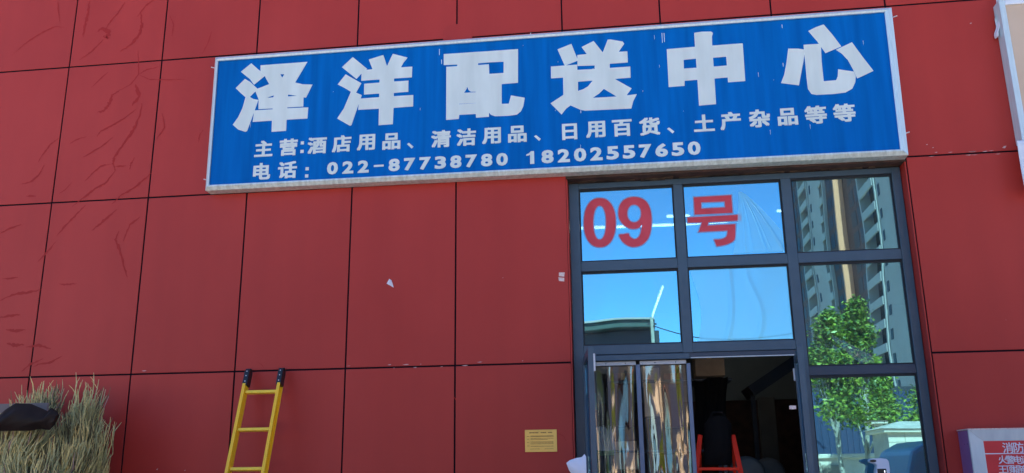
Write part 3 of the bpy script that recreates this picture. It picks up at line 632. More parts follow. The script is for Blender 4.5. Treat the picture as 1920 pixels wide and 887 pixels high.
# brass plaque with small print
q = thing('notice_plaque', 'small gold coloured notice plaque with brown small print screwed to red wall', 'plaque', (-.916, 0, 1.737))
obj('plate', MB().box(-1.077, -.757, -.008, -.0008, 1.737, 1.953), M['gold'], q, bevel=.002)
mb = MB()
def dash(x0, x1, z, h):
    x = x0
    while x < x1:
        l = random.uniform(.006, .012); hh = h * random.uniform(.7, 1)
        mb.box(x, min(x + l * .78, x1), -.0092, -.0078, z - hh / 2, z + hh / 2); x += l
dash(-1.032, -.94, 1.924, .011); dash(-.917, -.862, 1.924, .011); dash(-.843, -.803, 1.924, .011)
for z in (1.893, 1.886, 1.868, 1.858, 1.835, 1.825, 1.815, 1.792): dash(-1.02, -.79 - random.choice([0, 0, .06]), z, .0045)
for z in (1.889, 1.862, 1.83, 1.796): dash(-1.055, -1.035, z, .005)
dash(-1.025, -.93, 1.766, .004); dash(-.88, -.79, 1.766, .004)
stuff(obj('small_print', mb, M['brown'], q))

# paper scraps stuck on the wall
r = thing('sticker_residue', 'pinkish torn sticker residue in two pieces on red wall beside the window', 'sticker', (-.70, 0, 3.55))
for (pts) in (((1048, 511), (1059, 511), (1058, 519), (1048, 518)), ((1047, 520), (1058, 521), (1058, 528), (1048, 527))):
    obj('scrap', flat([[[at(*p) for p in pts]]], .002, -.001), M['pink'], r)
def scr(u, v):
    a = Vector(at(725, 532)).lerp(Vector(at(730, 523)), v); b = Vector(at(738.5, 539.5)).lerp(Vector(at(734.5, 526)), v); p = a.lerp(b, u)
    return (p.x, -.004 - .02 * math.sin(u * math.pi) * (.4 + .6 * v), p.y)
tag(obj('paper_scrap', MB().grid(scr, 8, 6), M['paper'], thick=.001), 'small curled white paper scrap stuck on plain red panel', 'paper scrap')

# ================================================================== LADDER
LT, LB = Vector((0, -.085, 2.62)), Vector((0, -.90, .0)); ldir = (LB - LT).normalized()
K = thing('yellow_ladder', 'yellow fibreglass ladder with black end caps leaning on the red wall', 'ladder', (-3.8, -.5, 0))
nup = Vector((1, 0, 0)).cross(ldir).normalized()          # out of the wall
if nup.y > 0: nup = -nup
def chan(x, s):                                            # C-section rail
    mb = MB(); a, b = LT + ldir * .17, LB; X = Vector((x, 0, 0))
    mb.bar(a + X, b + X, .006, .095, up=nup)
    for e in (-1, 1): mb.bar(a + X + Vector((s * .0135, 0, 0)) + nup * (e * .0440), b + X + Vector((s * .0135, 0, 0)) + nup * (e * .0440), .031, .0065, up=nup)
    mb.bar(a + X + Vector((s * .0065, 0, 0)), b + X + Vector((s * .0065, 0, 0)), .006, .014, up=nup)
    return mb
rx0, rx1 = -3.975, -3.625
for x, s in ((rx0, -1), (rx1, 1)):
    obj('side_rail', chan(x, s), M['yellow'], K, bevel=.0015)
    pts = []; 
    mb = MB(); a, b = LT - ldir * .01, LT + ldir * .185
    X = Vector((x + s * .008, 0, 0))
    loop = [(-.045, .0), (.046, -.0), (.046, .15), (.030, .185), (.004, .198), (-.030, .185), (-.045, .15)]
    k = len(mb.v)
    for xo in (-.027, .026):
        for (u_, v_) in loop: mb.v.append(tuple(LT + ldir * (.187 - v_) + X + Vector((xo, 0, 0)) + nup * u_))
    n = len(loop); mb.f += [tuple(range(n)), tuple(reversed(range(n, 2 * n)))] + [(i, (i + 1) % n, n + (i + 1) % n, n + i) for i in range(n)]
    cp = obj('end_cap', mb, M['blackp'], K, bevel=.004)
    for v_ in (.04, .10, .15): obj('rivet', MB().tube([LT + ldir * (.187 - v_) + X + Vector((0, 0, 0)) + nup * .044, LT + ldir * (.187 - v_) + X + nup * .050], .006, 8), M['railm'], cp)
    obj('foot', MB().box(x - .03, x + .03, LB.y - .05, LB.y + .05, .002, .05), M['blackp'], K, bevel=.006)
s_ = .255
while s_ < 2.6:
    c = LT + ldir * s_
    mb = MB(); mb.bar(c + Vector((rx0 + .004, 0, 0)), c + Vector((rx1 - .004, 0, 0)), .032, .046, up=nup)
    obj('rung', mb, M['rung'], K, bevel=.006); s_ += .405

# ================================================================== STRAW BROOMS
def broom(label, neck, width, height, n, lean, ms, seed, thk=.0052, tips=.03):
    rnd = random.Random(seed); nx, ny, nz = neck
    r = thing('straw_broom', label, 'broom', (nx - lean * nz * .3, ny - .1, 0), 'straw brooms stacked upside down by the wall')
    obj('handle', MB().tube([(nx - lean * nz * .3, ny - .1, 0), (nx, ny, nz + .05)], .015, 8), M['bamboo'], r)
    obj('binding', MB().tube([(nx - lean * .01, ny, nz - .05), (nx, ny, nz + .03)], .035, 10), M['blackcloth'], r)
    mbs = [MB(), MB(), MB()]; mt = MB(); lobes = [rnd.uniform(-1, 1) for _ in range(9)]
    for i in range(n):
        lb = rnd.choice(lobes); a = max(-1.1, min(1.1, lb + rnd.gauss(0, .16))); dp = rnd.uniform(-1, 1)
        L = height * (1 - .22 * a * a) * (.80 + .16 * math.sin(lb * 17)) * rnd.uniform(.66, 1.06)
        if rnd.random() < .02: L *= 1.15
        t0 = rnd.uniform(0, .35); p = Vector((nx + a * (.03 + width * .5 * t0), ny + dp * .07 - .05 * abs(dp), nz + L * t0 * .6))
        d = Vector((a * width * .75 / height + lean + rnd.gauss(0, .05), dp * .16 - .04, 1)).normalized(); pts = [p.copy()]; ph = rnd.uniform(0, 6.3); fq = rnd.uniform(1.2, 2.6); am = rnd.uniform(.10, .34)
        N_ = 9
        for k in range(N_):
            t = k / N_
            e = d + Vector((am * math.sin(ph + fq * k) * (.3 + t), am * .7 * math.cos(ph * 1.7 + fq * k) * (.3 + t), 0)) + Vector((rnd.uniform(-.10, .10), rnd.uniform(-.08, .08), -.05 * t * abs(a)))
            p = p + e.normalized() * (L / N_); pts.append(p.copy())
        rr = [thk * .75] * 3 + [thk * rnd.uniform(.7, 1.3) for _ in range(N_ - 3)] + [thk * .45]
        tg = mt if rnd.random() < tips * (.4 + abs(a)) else mbs[rnd.choice((0, 0, 1, 2))]
        tg.tube(pts, rr, 3, False)
        for _ in range(rnd.choice((0, 1, 2))):             # side twigs
            j = rnd.randint(4, 8); q_ = pts[j]; dd = Vector((rnd.uniform(-.9, .9), rnd.uniform(-.5, .2), .8)).normalized(); l2 = L * rnd.uniform(.06, .14)
            mbs[rnd.choice((0, 1))].tube([q_, q_ + dd * l2 * .5 + Vector((0, 0, .006)), q_ + dd * l2 + Vector((rnd.uniform(-.02, .02), 0, .01))], [thk * .8, thk * .7, thk * .3], 3, False)
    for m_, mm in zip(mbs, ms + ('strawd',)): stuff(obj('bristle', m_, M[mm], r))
    stuff(obj('bristle_tip', mt, M['tip'], r))
def bp(px, py, Y): a, b = at(px, py, Y); return (a, Y, b)
broom('rearmost straw broom, its olive head rising behind the dark plastic bag', bp(66, 868, -.25), .30, .86, 800, .01, ('straw', 'straw2'), 1)
broom('tall straw broom whose tips reach highest, right of the dark plastic bag', bp(136, 905, -.35), .32, .94, 1100, .03, ('straw', 'straw2'), 2)
broom('rightmost straw broom with pinkish tips against the red wall', bp(160, 1000, -.45), .22, 1.02, 1000, .05, ('straw2', 'straw'), 3)
broom('front straw broom with pale bristles low in the middle of the pile', bp(112, 990, -.75), .30, .84, 1100, .03, ('straw2', 'straw3'), 4)
broom('grey-green straw broom at the left edge under the dark plastic bag', bp(-14, 965, -.85), .70, .98, 2800, .09, ('straw3', 'straw2'), 5)
broom('small straw broom squeezed between the pile and the red wall', bp(120, 1005, -.32), .34, 1.05, 1000, .0, ('straw', 'straw3'), 6)
broom('lowest straw broom, its short head at the bottom edge of the pile', bp(52, 1010, -1.0), .60, .84, 1800, .05, ('straw', 'straw2'), 8)

# dark plastic bag rolled over a board, above the brooms
bo = thing('plastic_bag', 'dark brown plastic bag drooping in front of the straw brooms', 'bag', (-5.9, -1.2, 2.0))
top = [(-30, 800), (0, 778), (10, 768), (30, 756), (58, 757), (84, 768), (90, 771), (97, 764), (108, 773), (110, 778)]
bot = [(-30, 815), (0, 808), (12, 808), (32, 808), (56, 808), (76, 804), (86, 806), (94, 806), (103, 796), (110, 780)]
def bag(front):
    def fn(u, v):
        i = u * (len(top) - 1); k = min(int(i), len(top) - 2); t = i - k
        a = Vector(top[k]).lerp(Vector(top[k + 1]), t); b = Vector(bot[k]).lerp(Vector(bot[k + 1]), t); p = a.lerp(b, v)
        x, z = at(p.x, p.y, -1.2); bulge = math.sin(math.pi * v) * .055 * (1 - u ** 3 * .6)
        cr = .020 * noise.noise(Vector((u * 4 + v * 2, v * 2, 2))) + .006 * noise.noise(Vector((u * 9 + v * 5, v * 3, 9)))
        return (x, -1.2 - bulge + (cr if front else .0) if front else -1.2 + bulge * .7, z)
    return fn
mb = MB(); mb.grid(bag(True), 60, 16); mb.grid(bag(False), 60, 16)
obj('film', mb, M['bagp'], bo, smooth=True)
a0, a1_ = at(-40, 752, -.95), at(92, 775, -.95)
tag(obj('grey_board', MB().box(a0[0], a1_[0], -.99, -.96, at(40, 800, -.95)[1], at(40, 757, -.95)[1]), M['greyp'], bevel=.004), 'flat grey board behind the dark plastic bag among the brooms', 'board')
# stake that carries board and bag
tag(obj('wooden_stake', MB().box(-6.05, -6.0, -1.10, -1.05, 0, 2.15), M['bamboo'], bevel=.004), 'wooden stake hidden in the brooms holding up the plastic bag', 'stake')

# ================================================================== DOORWAY THINGS
for n_, (x0, x1, lb2) in enumerate(((-.400, .050, 'left panel of the clear plastic door curtain, white mops behind it'), (.101, .560, 'right panel of the clear plastic door curtain, beside the open doorway'))):
    cu = thing('plastic_curtain', lb2, 'door curtain', ((x0 + x1) / 2, .26, .1), 'clear plastic curtains in the doorway')
    def sh(u, v, x0=x0, x1=x1, n_=n_):
        z = 2.60 - 2.45 * v; ph = 2.3 * n_; uc = (.35, .42)[n_]
        w1 = u + .10 * math.sin(v * 5 + ph) * u * (1 - u); env = .25 + 1.1 * min(1, v * 2.6)
        fold = .9 * math.sin(w1 * 13 + ph + 1.5 * v) + .22 * math.sin(w1 * 27 - 3.0 * v + ph) + 1.5 * noise.noise(Vector((u * 2.4 + 9 * n_, v * 2.2, 4))) + .22 * noise.noise(Vector((u * 7, v * 9 + 5 * n_, 8)))
        fold += 1.6 * math.exp(-((u - uc) * 5) ** 2) * math.exp(-(v * 5 - .9) ** 2)
        return (x0 + (x1 - x0) * u, .268 + .012 * env * fold, z)
    obj('sheet', MB().grid(sh, 90, 90), M['pvc'], cu, smooth=True)
    obj('hanging_rail', MB().box(x0 - .005, x1 + .005, .205, .222, 2.596, 2.636), M['railm'], cu, bevel=.004)
    for xx in (x0 + .15, x1 - .1): obj('screw', MB().tube([(xx, .2035, 2.615), (xx, .206, 2.615)], .006, 8), M['blackp'], cu)
for x0, x1, lb2 in ((.053, .098, 'slim blue-grey upright between the two clear curtain panels'), (.565, .605, 'slim blue-grey upright at the edge of the open doorway'), (-.425, -.402, 'slim pale upright beside the left door leaf')):
    tag(obj('curtain_post', MB().box(x0, x1, .195, .235, .07, 2.60), M['post'], bevel=.003), lb2, 'post', 'slim uprights framing the curtain panels')

# red stepladder with a dark bag hung on it
E0 = thing('red_stepladder', 'red metal stepladder standing in the dark doorway', 'stepladder', (1.0, 1.1, 0))
def dl(px, py, Y): a, b = at(px, py, Y); return Vector((a, Y, b))
tl, tr = dl(1313, 816, .62), dl(1374, 816, .62)
bl_, br_ = dl(1303, 905, .36), dl(1393, 905, .36)
def ext(a, b): d = b - a; return a + d * (a.z / (a.z - b.z))
for a, b in ((tl, bl_), (tr, br_)):
    d = (b - a); e = a + d * ((a.z - .07) / (a.z - b.z)); obj('front_rail', MB().bar(a, e, .05, .028, up=(0, 1, 0)), M['redm'], E0, bevel=.006)
for a in (tl, tr):
    e = Vector((a.x + (.06 if a is tr else -.06), 1.45, .07)); obj('rear_leg', MB().bar(a + Vector((0, .05, -.02)), e, .03, .028, up=(0, 1, 0)), M['redm'], E0, bevel=.006)
for py in (880, 925, 970, 1015, 1060):
    t = (py - 816) / 89; a, b = tl.lerp(bl_, t), tr.lerp(br_, t)
    if a.z < .2: break
    obj('step', MB().bar(a + Vector((.01, 0, 0)), b - Vector((.01, 0, 0)), .10, .03, up=(0, 0, 1)), M['redm'], E0, bevel=.005)
def bagf(front):
    def fn(u, v):
        px = 1320 + (1372 - 1320) * u; yt = 780 + 16 * abs(2 * u - 1) ** 2.5; py = yt + (872 - yt) * v
        x, z = at(px, py, .57); bl2 = math.sin(math.pi * u) ** .6 * math.sin(math.pi * min(1, .12 + v * .85)) ** .6
        return (x, .57 + (-.10 if front else .10) * bl2 + .01 * noise.noise(Vector((u * 5, v * 5, 1))), z)
    return fn
mb = MB(); mb.grid(bagf(True), 24, 24); mb.grid(bagf(False), 24, 24)
bb = thing('backpack', 'black cloth backpack hanging on the red stepladder', 'backpack', (1.1, .57, 1.6))
obj('bag_body', mb, M['blackcloth'], bb, smooth=True)
a, b = dl(1328, 790, .56), dl(1364, 790, .56)
obj('strap', MB().tube([a, a.lerp(b, .25) + Vector((0, -.02, .09)), a.lerp(b, .75) + Vector((0, -.02, .09)), b], .014, 8), M['blackcloth'], bb)
# dark coat hanging above, under a cardboard box on a high shelf
def coat(front):
    def fn(u, v):
        px = 1300 + 65 * u; yt = 712 - 10 * u + 6 * math.sin(u * 9); py = yt + (830 - yt) * v; x, z = at(px + 4 * math.sin(v * 4 + u * 3), py, 1.6)
        return (x, 1.6 + (-1 if front else 1) * (.06 + .02 * math.sin(u * 22)) * math.sin(math.pi * u) ** .5, z)
    return fn
mb = MB(); mb.grid(coat(True), 40, 20); mb.grid(coat(False), 40, 20)
tag(obj('dark_coat', mb, M['blackcloth'], smooth=True), 'long dark coat hanging under the brown box inside the doorway', 'coat')
def shelfbox(px0, py0, px1, py1, Y, dpt, m, label, name='cardboard_box', cat='box'):
    x0, z1 = at(px0, py0, Y); x1, z0 = at(px1, py1, Y)
    t = thing(name, label, cat, ((x0 + x1) / 2, Y + dpt / 2, z0))
    obj('carton', MB().box(x0, x1, Y, Y + dpt, z0, z1), M[m], t, bevel=.004)
    obj('tape', MB().box((x0 + x1) / 2 - .025, (x0 + x1) / 2 + .025, Y - .002, Y + dpt + .002, z1 - .08, z1 + .001), M['straw2'], t)
    return x0, x1, z0, z1
x0, x1, z0, z1 = shelfbox(1302, 660, 1360, 704, 1.35, .5, 'card', 'brown cardboard box on the high shelf just inside the doorway')
sh_ = thing('storage_rack', 'dark steel storage rack just inside the open doorway', 'shelf', (x0, 1.6, 0))
for zz in (z0 - .03, 1.75, 1.15, .5): obj('shelf_board', MB().box(-.3, x1 + .1, 1.62, 2.3, zz, zz + .025), M['aludark'], sh_)
for xx in (-.3, x1 - .06):
    for yy in (1.62, 2.26): obj('upright', MB().box(xx, xx + .035, yy, yy + .035, .062, 3.1), M['aludark'], sh_)
shelfbox(1150, 700, 1190, 800, 1.70, .4, 'maroon', 'maroon carton on the rack behind the left plastic curtain')
shelfbox(1205, 690, 1240, 780, 1.72, .4, 'stone', 'cream carton on the rack behind the right plastic curtain')
shelfbox(1244, 700, 1284, 800, 1.74, .4, 'maroon', 'maroon carton beside the cream one behind the right curtain')
shelfbox(1150, 828, 1196, 880, 1.66, .4, 'stone', 'wide cream carton low on the rack behind the left curtain')
# mops leaning behind the curtain
for k, (px, lab) in enumerate(((1122, 'white cotton mop upside down behind the left plastic curtain'), (1140, 'second white cotton mop, right of the other, behind the curtain'))):
    mx_, mz_ = at(px, 860, .8); mp_ = thing('cotton_mop', lab, 'mop', (mx_, .8, .06), 'white mops behind the plastic curtain')
    obj('handle', MB().tube([(mx_, .8, .06), (mx_, .8, mz_ + .05)], .013, 8), M['greenp'], mp_)
    obj('clamp', MB().box(mx_ - .07, mx_ + .07, .775, .825, mz_ + .03, mz_ + .09), M['greenp'], mp_, bevel=.01)
    mb = MB()
    for i in range(60):
        a = random.uniform(-.07, .07); b = random.uniform(-.02, .02); L = random.uniform(.16, .27)
        mb.tube([(mx_ + a, .8 + b, mz_ + .08), (mx_ + a * 1.3 - .03, .8 + b * 3, mz_ + .08 + L * .6), (mx_ + a * 1.7 - .04 + random.uniform(-.02, .02), .8 + b * 4, mz_ + .08 + L)], [.008, .008, .006], 5)
    stuff(obj('mop_strands', mb, M['mop'], mp_))
x, z = at(1113, 754, .7); tag(obj('teal_dustpan', MB().prism([(x - .03, z - .10), (x + .035, z - .08), (x + .03, z + .09), (x - .01, z + .12), (x - .03, z + .1)], .69, .72), M['teal'], bevel=.008), 'teal plastic dustpan hanging just behind the left curtain edge', 'dustpan')
tag(obj('dustpan_pole', MB().tube([(x, .73, .06), (x, .73, z - .02)], .011, 8), M['teal']), 'thin teal pole standing behind the left curtain edge', 'pole')
# stairs to a mezzanine seen in the dark, and a partition
stg = thing('stair_flight', 'dark steel stair flight rising to the right deep inside the doorway', 'stairs', (3.2, 4.5, 0))
a, b = dl(1402, 738, 4.5), dl(1500, 672, 4.5); d = b - a
obj('stringer', MB().bar(a, b + d * .4, .9, .16, up=(0, 0, 1)), M['aludark'], stg)
px_, pz_ = at(1411, 745, 4.3); obj('post', MB().box(px_ - .03, px_ + .03, 4.25, 4.31, .06, pz_ + .03), M['aludark'], stg)
x0, zt1 = at(1422, 745, 6); x1, _ = at(1452, 745, 6)
tag(obj('white_partition', MB().box(x0, x1, 6, 6.2, .06, zt1), M['inwall'], bevel=.01), 'narrow grey partition deep inside the dark doorway', 'partition')
x0, zt1 = at(1366, 690, 9); x1, zb1 = at(1480, 748, 9)
tag(obj('grey_partition_panel', MB().box(x0 - .1, x1 + .6, 9, 9.1, zb1, 5.449), M['greywall']), 'wide grey panel closing the upper back of the room', 'panel')
tag(obj('dark_partition', MB().box(x0 - 3, x1 + .6, 9.02, 9.08, .06, zb1 - .01), M['dark']), 'dark screen under the wide grey panel at the back', 'screen')
for k, (px, lab) in enumerate(((1402, 'round pale plastic basin low beside the red stepladder'), (1443, 'second round pale basin, further right in the doorway'))):
    x, z = at(px, 890, 1.5 + k); t = []
    bs = MB(); n = 20; prof = [(.16, -.1), (.19, 0), (.195, .045), (.205, .05), (.18, .045), (.15, -.08)]; k0 = 0
    for (rr, zz) in prof:
        for j in range(n):
            a = 2 * math.pi * j / n; bs.v.append((x + rr * math.cos(a), 1.5 + k + zz * .9, z + rr * math.sin(a)))
    for i in range(len(prof) - 1):
        for j in range(n): bs.f.append((i * n + j, i * n + (j + 1) % n, (i + 1) * n + (j + 1) % n, (i + 1) * n + j))
    bs.f.append(tuple(range(n))); bs.f.append(tuple((len(prof) - 1) * n + j for j in range(n)))
    tag(obj('plastic_basin', bs, M['inwall'], smooth=True), lab, 'basin', 'pale basins inside the doorway')
tag(obj('goods_table', MB().box(1.15, 2.6, 1.35, 2.8, .06, 1.36), M['blackcloth'], bevel=.02), 'cloth covered dark counter that carries the basins', 'counter')

# lit tubes under the inner ceiling
def tube_light(p, q2, label):
    p, q2 = Vector(p), Vector(q2); t = thing('tube_light', label, 'ceiling light', (p + q2) / 2, 'lit tubes under the shop ceiling')
    obj('lamp_tube', MB().tube([p, q2], .017, 10), M['lamp'], t)
    obj('fitting', MB().bar(p + Vector((0, 0, .045)), q2 + Vector((0, 0, .045)), .05, .04), M['railm'], t)
    for e in (p.lerp(q2, .1), p.lerp(q2, .9)): obj('hanger', MB().bar(e + Vector((0, 0, .06)), Vector((e.x, e.y, 5.449)), .006, .006, up=(0, 1, 0)), M['cable'], t)
def atz(px, py, z):
    d = ray(px, py); t = (z - 1.55) / d.z; return (d.x * t, -9 + t, z)
zt4 = at(1180, 425, 4)[1]
def p4(px, py, Y=4): a, b = at(px, py, Y); return (a, Y, b)
tube_light(p4(1078, 428.5), p4(1268, 421.5), 'long lit tube light behind the number in the top left pane')
tube_light(p4(1276, 421), p4(1365, 415.5), 'lit tube light behind the character in the top middle pane')
tube_light(p4(1250, 406, 4.4), p4(1293, 404.5, 4.4), 'short lit tube light just above the longer one, top middle pane')
tube_light(p4(1457, 396, 4.4), p4(1466, 395.5, 4.4), 'tiny lit lamp at the right edge of the top middle pane')
tube_light(atz(1243, 538, 4.9), atz(1223, 594, 4.9), 'slanting lit tube light running into the room, lower left pane')

# thermometer on a stand in front of the glass
th = thing('thermometer_stand', 'white infrared thermometer head on a thin stand in front of the right window', 'thermometer', (2.2, -.05, 0))
ty = -.02
prof = [(1631.5, 861), (1638, 859.5), (1652, 859), (1663, 860.5), (1667, 865), (1669, 880), (1669, 905), (1664, 911), (1646, 911), (1642, 905), (1642, 884), (1644, 873), (1640, 869.5), (1633, 868), (1630.5, 865)]
obj('body', MB().prism([at(*p, ty) for p in prof], ty, ty + .09), M['white'], th, bevel=.010)
lx, lz = at(1637, 864.3, ty); o_ = [(lx + .030 * math.cos(a), lz + .013 * math.sin(a)) for a in [i * math.pi / 10 for i in range(20)]]
obj('sensor', MB().prism(o_, ty - .004, ty + .001), M['blackp'], th, bevel=.002)
a, b = at(1644.5, 879, ty), at(1664, 900, ty)
sc2 = obj('display', MB().box(a[0], b[0], ty - .004, ty + .001, b[1], a[1]), M['blackp'], th, bevel=.003)
obj('display_digit', MB().box(a[0] + .062, a[0] + .068, ty - .0055, ty - .0045, a[1] - .035, a[1] - .015), M['led'], sc2)
cx_, cz_ = at(1656, 908, ty); cx_ = cx_
obj('pole', MB().tube([(cx_, ty + .045, .35), (cx_, ty + .045, cz_)], .012, 10), M['blackp'], th)
for k in range(3):
    a = k * 2.094 + .5; obj('leg', MB().tube([(cx_, ty + .045, .55), (cx_ + .2 * math.cos(a), ty + .045 - abs(.16 * math.sin(a)) if k != 1 else ty - .1, .012)], .009, 8), M['blackp'], th)

# white plastic bag hooked on the left door leaf
def wb(front):
    Tt = [(1062, 868), (1068, 863), (1080, 859), (1091, 857), (1096, 851), (1099, 856)]; Bb = [(1062, 869), (1067, 882), (1075, 893), (1084, 905), (1094, 915), (1100, 915)]
    def fn(u, v):
        i = u * 5; k = min(int(i), 4); t = i - k; p = Vector(Tt[k]).lerp(Vector(Tt[k + 1]), t).lerp(Vector(Bb[k]).lerp(Vector(Bb[k + 1]), t), v)
        x, z = at(p.x, p.y, -.8); s = math.sin(math.pi * v) * u ** .6
        return (x, -.80 + (-.05 * s + .006 * noise.noise(Vector((u * 4, v * 6, 0))) if front else .03 * s), z)
    return fn
mb = MB(); mb.grid(wb(True), 20, 14); mb.grid(wb(False), 20, 14)
tag(obj('white_bag', mb, M['paper'], smooth=True), 'white plastic bag hanging beside the left door leaf below the plaque', 'bag')

# ================================================================== ACROSS THE YARD (seen mirrored in the glass)
# apartment tower
r0 = ray(1640, 400).x; TX = r0 * 112
def ty_(px, py=400): return -(TX / ray(px, py).x - 9.37)
TH, SH = 78.0, 3.0; NS = int(TH / SH)
TW = thing('apartment_tower', 'tall apartment tower with brown and pale facade strips beyond the yard', 'building', (TX + 8, -140, 0))
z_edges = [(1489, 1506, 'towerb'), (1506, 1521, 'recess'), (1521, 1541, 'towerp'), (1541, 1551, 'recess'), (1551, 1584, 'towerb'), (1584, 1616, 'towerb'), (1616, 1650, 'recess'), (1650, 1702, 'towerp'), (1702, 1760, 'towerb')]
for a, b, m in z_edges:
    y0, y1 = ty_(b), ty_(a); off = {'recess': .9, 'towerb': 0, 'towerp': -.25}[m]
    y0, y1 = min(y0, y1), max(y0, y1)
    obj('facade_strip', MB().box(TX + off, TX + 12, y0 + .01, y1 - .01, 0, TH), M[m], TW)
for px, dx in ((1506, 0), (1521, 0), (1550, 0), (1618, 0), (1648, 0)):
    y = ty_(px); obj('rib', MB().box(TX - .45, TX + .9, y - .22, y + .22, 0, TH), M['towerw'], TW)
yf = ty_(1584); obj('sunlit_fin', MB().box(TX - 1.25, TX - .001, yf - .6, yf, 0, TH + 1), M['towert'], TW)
first = {}
def tw_part(name, key, y0, y1, x0, x1, z0, z1, m, j):
    k = (name, key)
    if k not in first: first[k] = obj(name, MB().box(x0, x1, min(y0, y1), max(y0, y1), z0, z1), M[m], TW)
    else:
        c = copy_of(first[k], parent=TW); c.location = (0, 0, j * SH)
for j in range(NS):
    for key, (pa, pb) in enumerate(((1553.5, 1560.5), (1562.5, 1569.5), (1594, 1602.5), (1605.5, 1613.5), (1491, 1496), (1498.5, 1503.5))):
        tw_part('window', key, ty_(pa), ty_(pb), TX - .04, TX - .001, .55, 2.65, 'wing', j)
    for key, (pa, pb) in enumerate(((1523.5, 1525.5), (1652.5, 1656.5))):
        tw_part('small_window', key, ty_(pa), ty_(pb), TX - .31, TX - .251, 1.0, 2.3, 'wing', j)
    for key, (pa, pb) in enumerate(((1507, 1520), (1542, 1549), (1619.5, 1646.5))):
        tw_part('balcony_parapet', key, ty_(pa), ty_(pb), TX - .55, TX - .35, -.25, .85, 'towerw', j)
        tw_part('balcony_glazing', key, ty_(pa), ty_(pb), TX + .86, TX + .899, .9, 2.6, 'wing', j)

# low shed with lattice vents
D1 = 24; ex, ez = mir(1226, 603, D1); wx_, _ = mir(1233, 603, D1)
sd_ = thing('lattice_shed', 'low dark shed with pale green eave across the yard', 'shed', (ex - 8, -D1, 0))
obj('wall', MB().box(-14, wx_, -D1 - 9, -D1, 0, ez - .35), M['shed'], sd_)
obj('eave', MB().box(-14.3, ex, -D1 - 9.3, -D1 + .5, ez - .30, ez), M['eave'], sd_, bevel=.03)
obj('gutter', MB().box(-14.3, ex, -D1 + .5, -D1 + .6, ez - .03, ez + .04), M['towerw'], sd_)
bk = obj('vent_block', MB().box(0, .18, 0, .05, 0, .12), M['boxframe'], sd_); bk.location = (0, 0, 0); n0 = 0
base = (ORG[sd_.name])
for row in range(2):
    for i in range(20):
        c = bk if n0 == 0 else copy_of(bk, parent=sd_); n0 += 1
        c.location = (wx_ - .6 - i * .26 , -D1 + .0, ez - 1.1 - row * .24) 
pole = thing('utility_pole', 'thin pale utility pole at the corner of the low shed', 'pole', (wx_ - .9, -D1 + 1.2, 0))
px_, pz_ = mir(1221, 596, D1 - 1.2)
obj('shaft', MB().tube([(px_, -D1 + 1.2, 0), (px_, -D1 + 1.2, pz_)], [.10, .06], 10), M['bark'], pole); ORG
obj('cross_arm', MB().bar((px_ - .16, -D1 + 1.2, pz_ - .25), (px_ + .16, -D1 + 1.2, pz_ - .25), .06, .06), M['shed'], pole)
pts = []
for k in range(17):
    t = k / 16; a = Vector((px_, -D1 + 1.2, pz_ - .3)); x2, z2 = mir(1560, 606, 18); b = Vector((x2, -18, z2)); p = a.lerp(b, t); p.z -= 4 * .9 * t * (1 - t) * .55; pts.append(p)
tag(obj('overhead_cable', MB().tube(pts, .018, 5), M['cable']), 'single sagging overhead cable running from the utility pole', 'cable')

# warehouse added to give the door curtains beige and dark reflections
wh = thing('added_warehouse', 'added long low cream warehouse with dark red doors, reflected in the door curtains', 'building', (0, -36, 0))
obj('wall', MB().box(-40, 30, -44, -36, 0, 5.0), M['ware'], wh); obj('roof', MB().box(-40.3, 30.3, -44.3, -35.6, 5.001, 5.3), M['shed'], wh)
dr = None
for k in range(17):
    x = -38 + k * 4.0
    if dr is None: dr = obj('door', MB().box(0, 1.9, -.0, .06, 0, 3.6), M['maroon'], wh); dr2 = obj('window', MB().box(0, 1.2, 0, .05, 1.6, 3.4), M['wing'], wh); e1, e2 = dr, dr2
    else: e1, e2 = copy_of(dr, parent=wh), copy_of(dr2, parent=wh)
    e1.location = (x, -36, 0); e2.location = (x + 2.4, -36, 0)
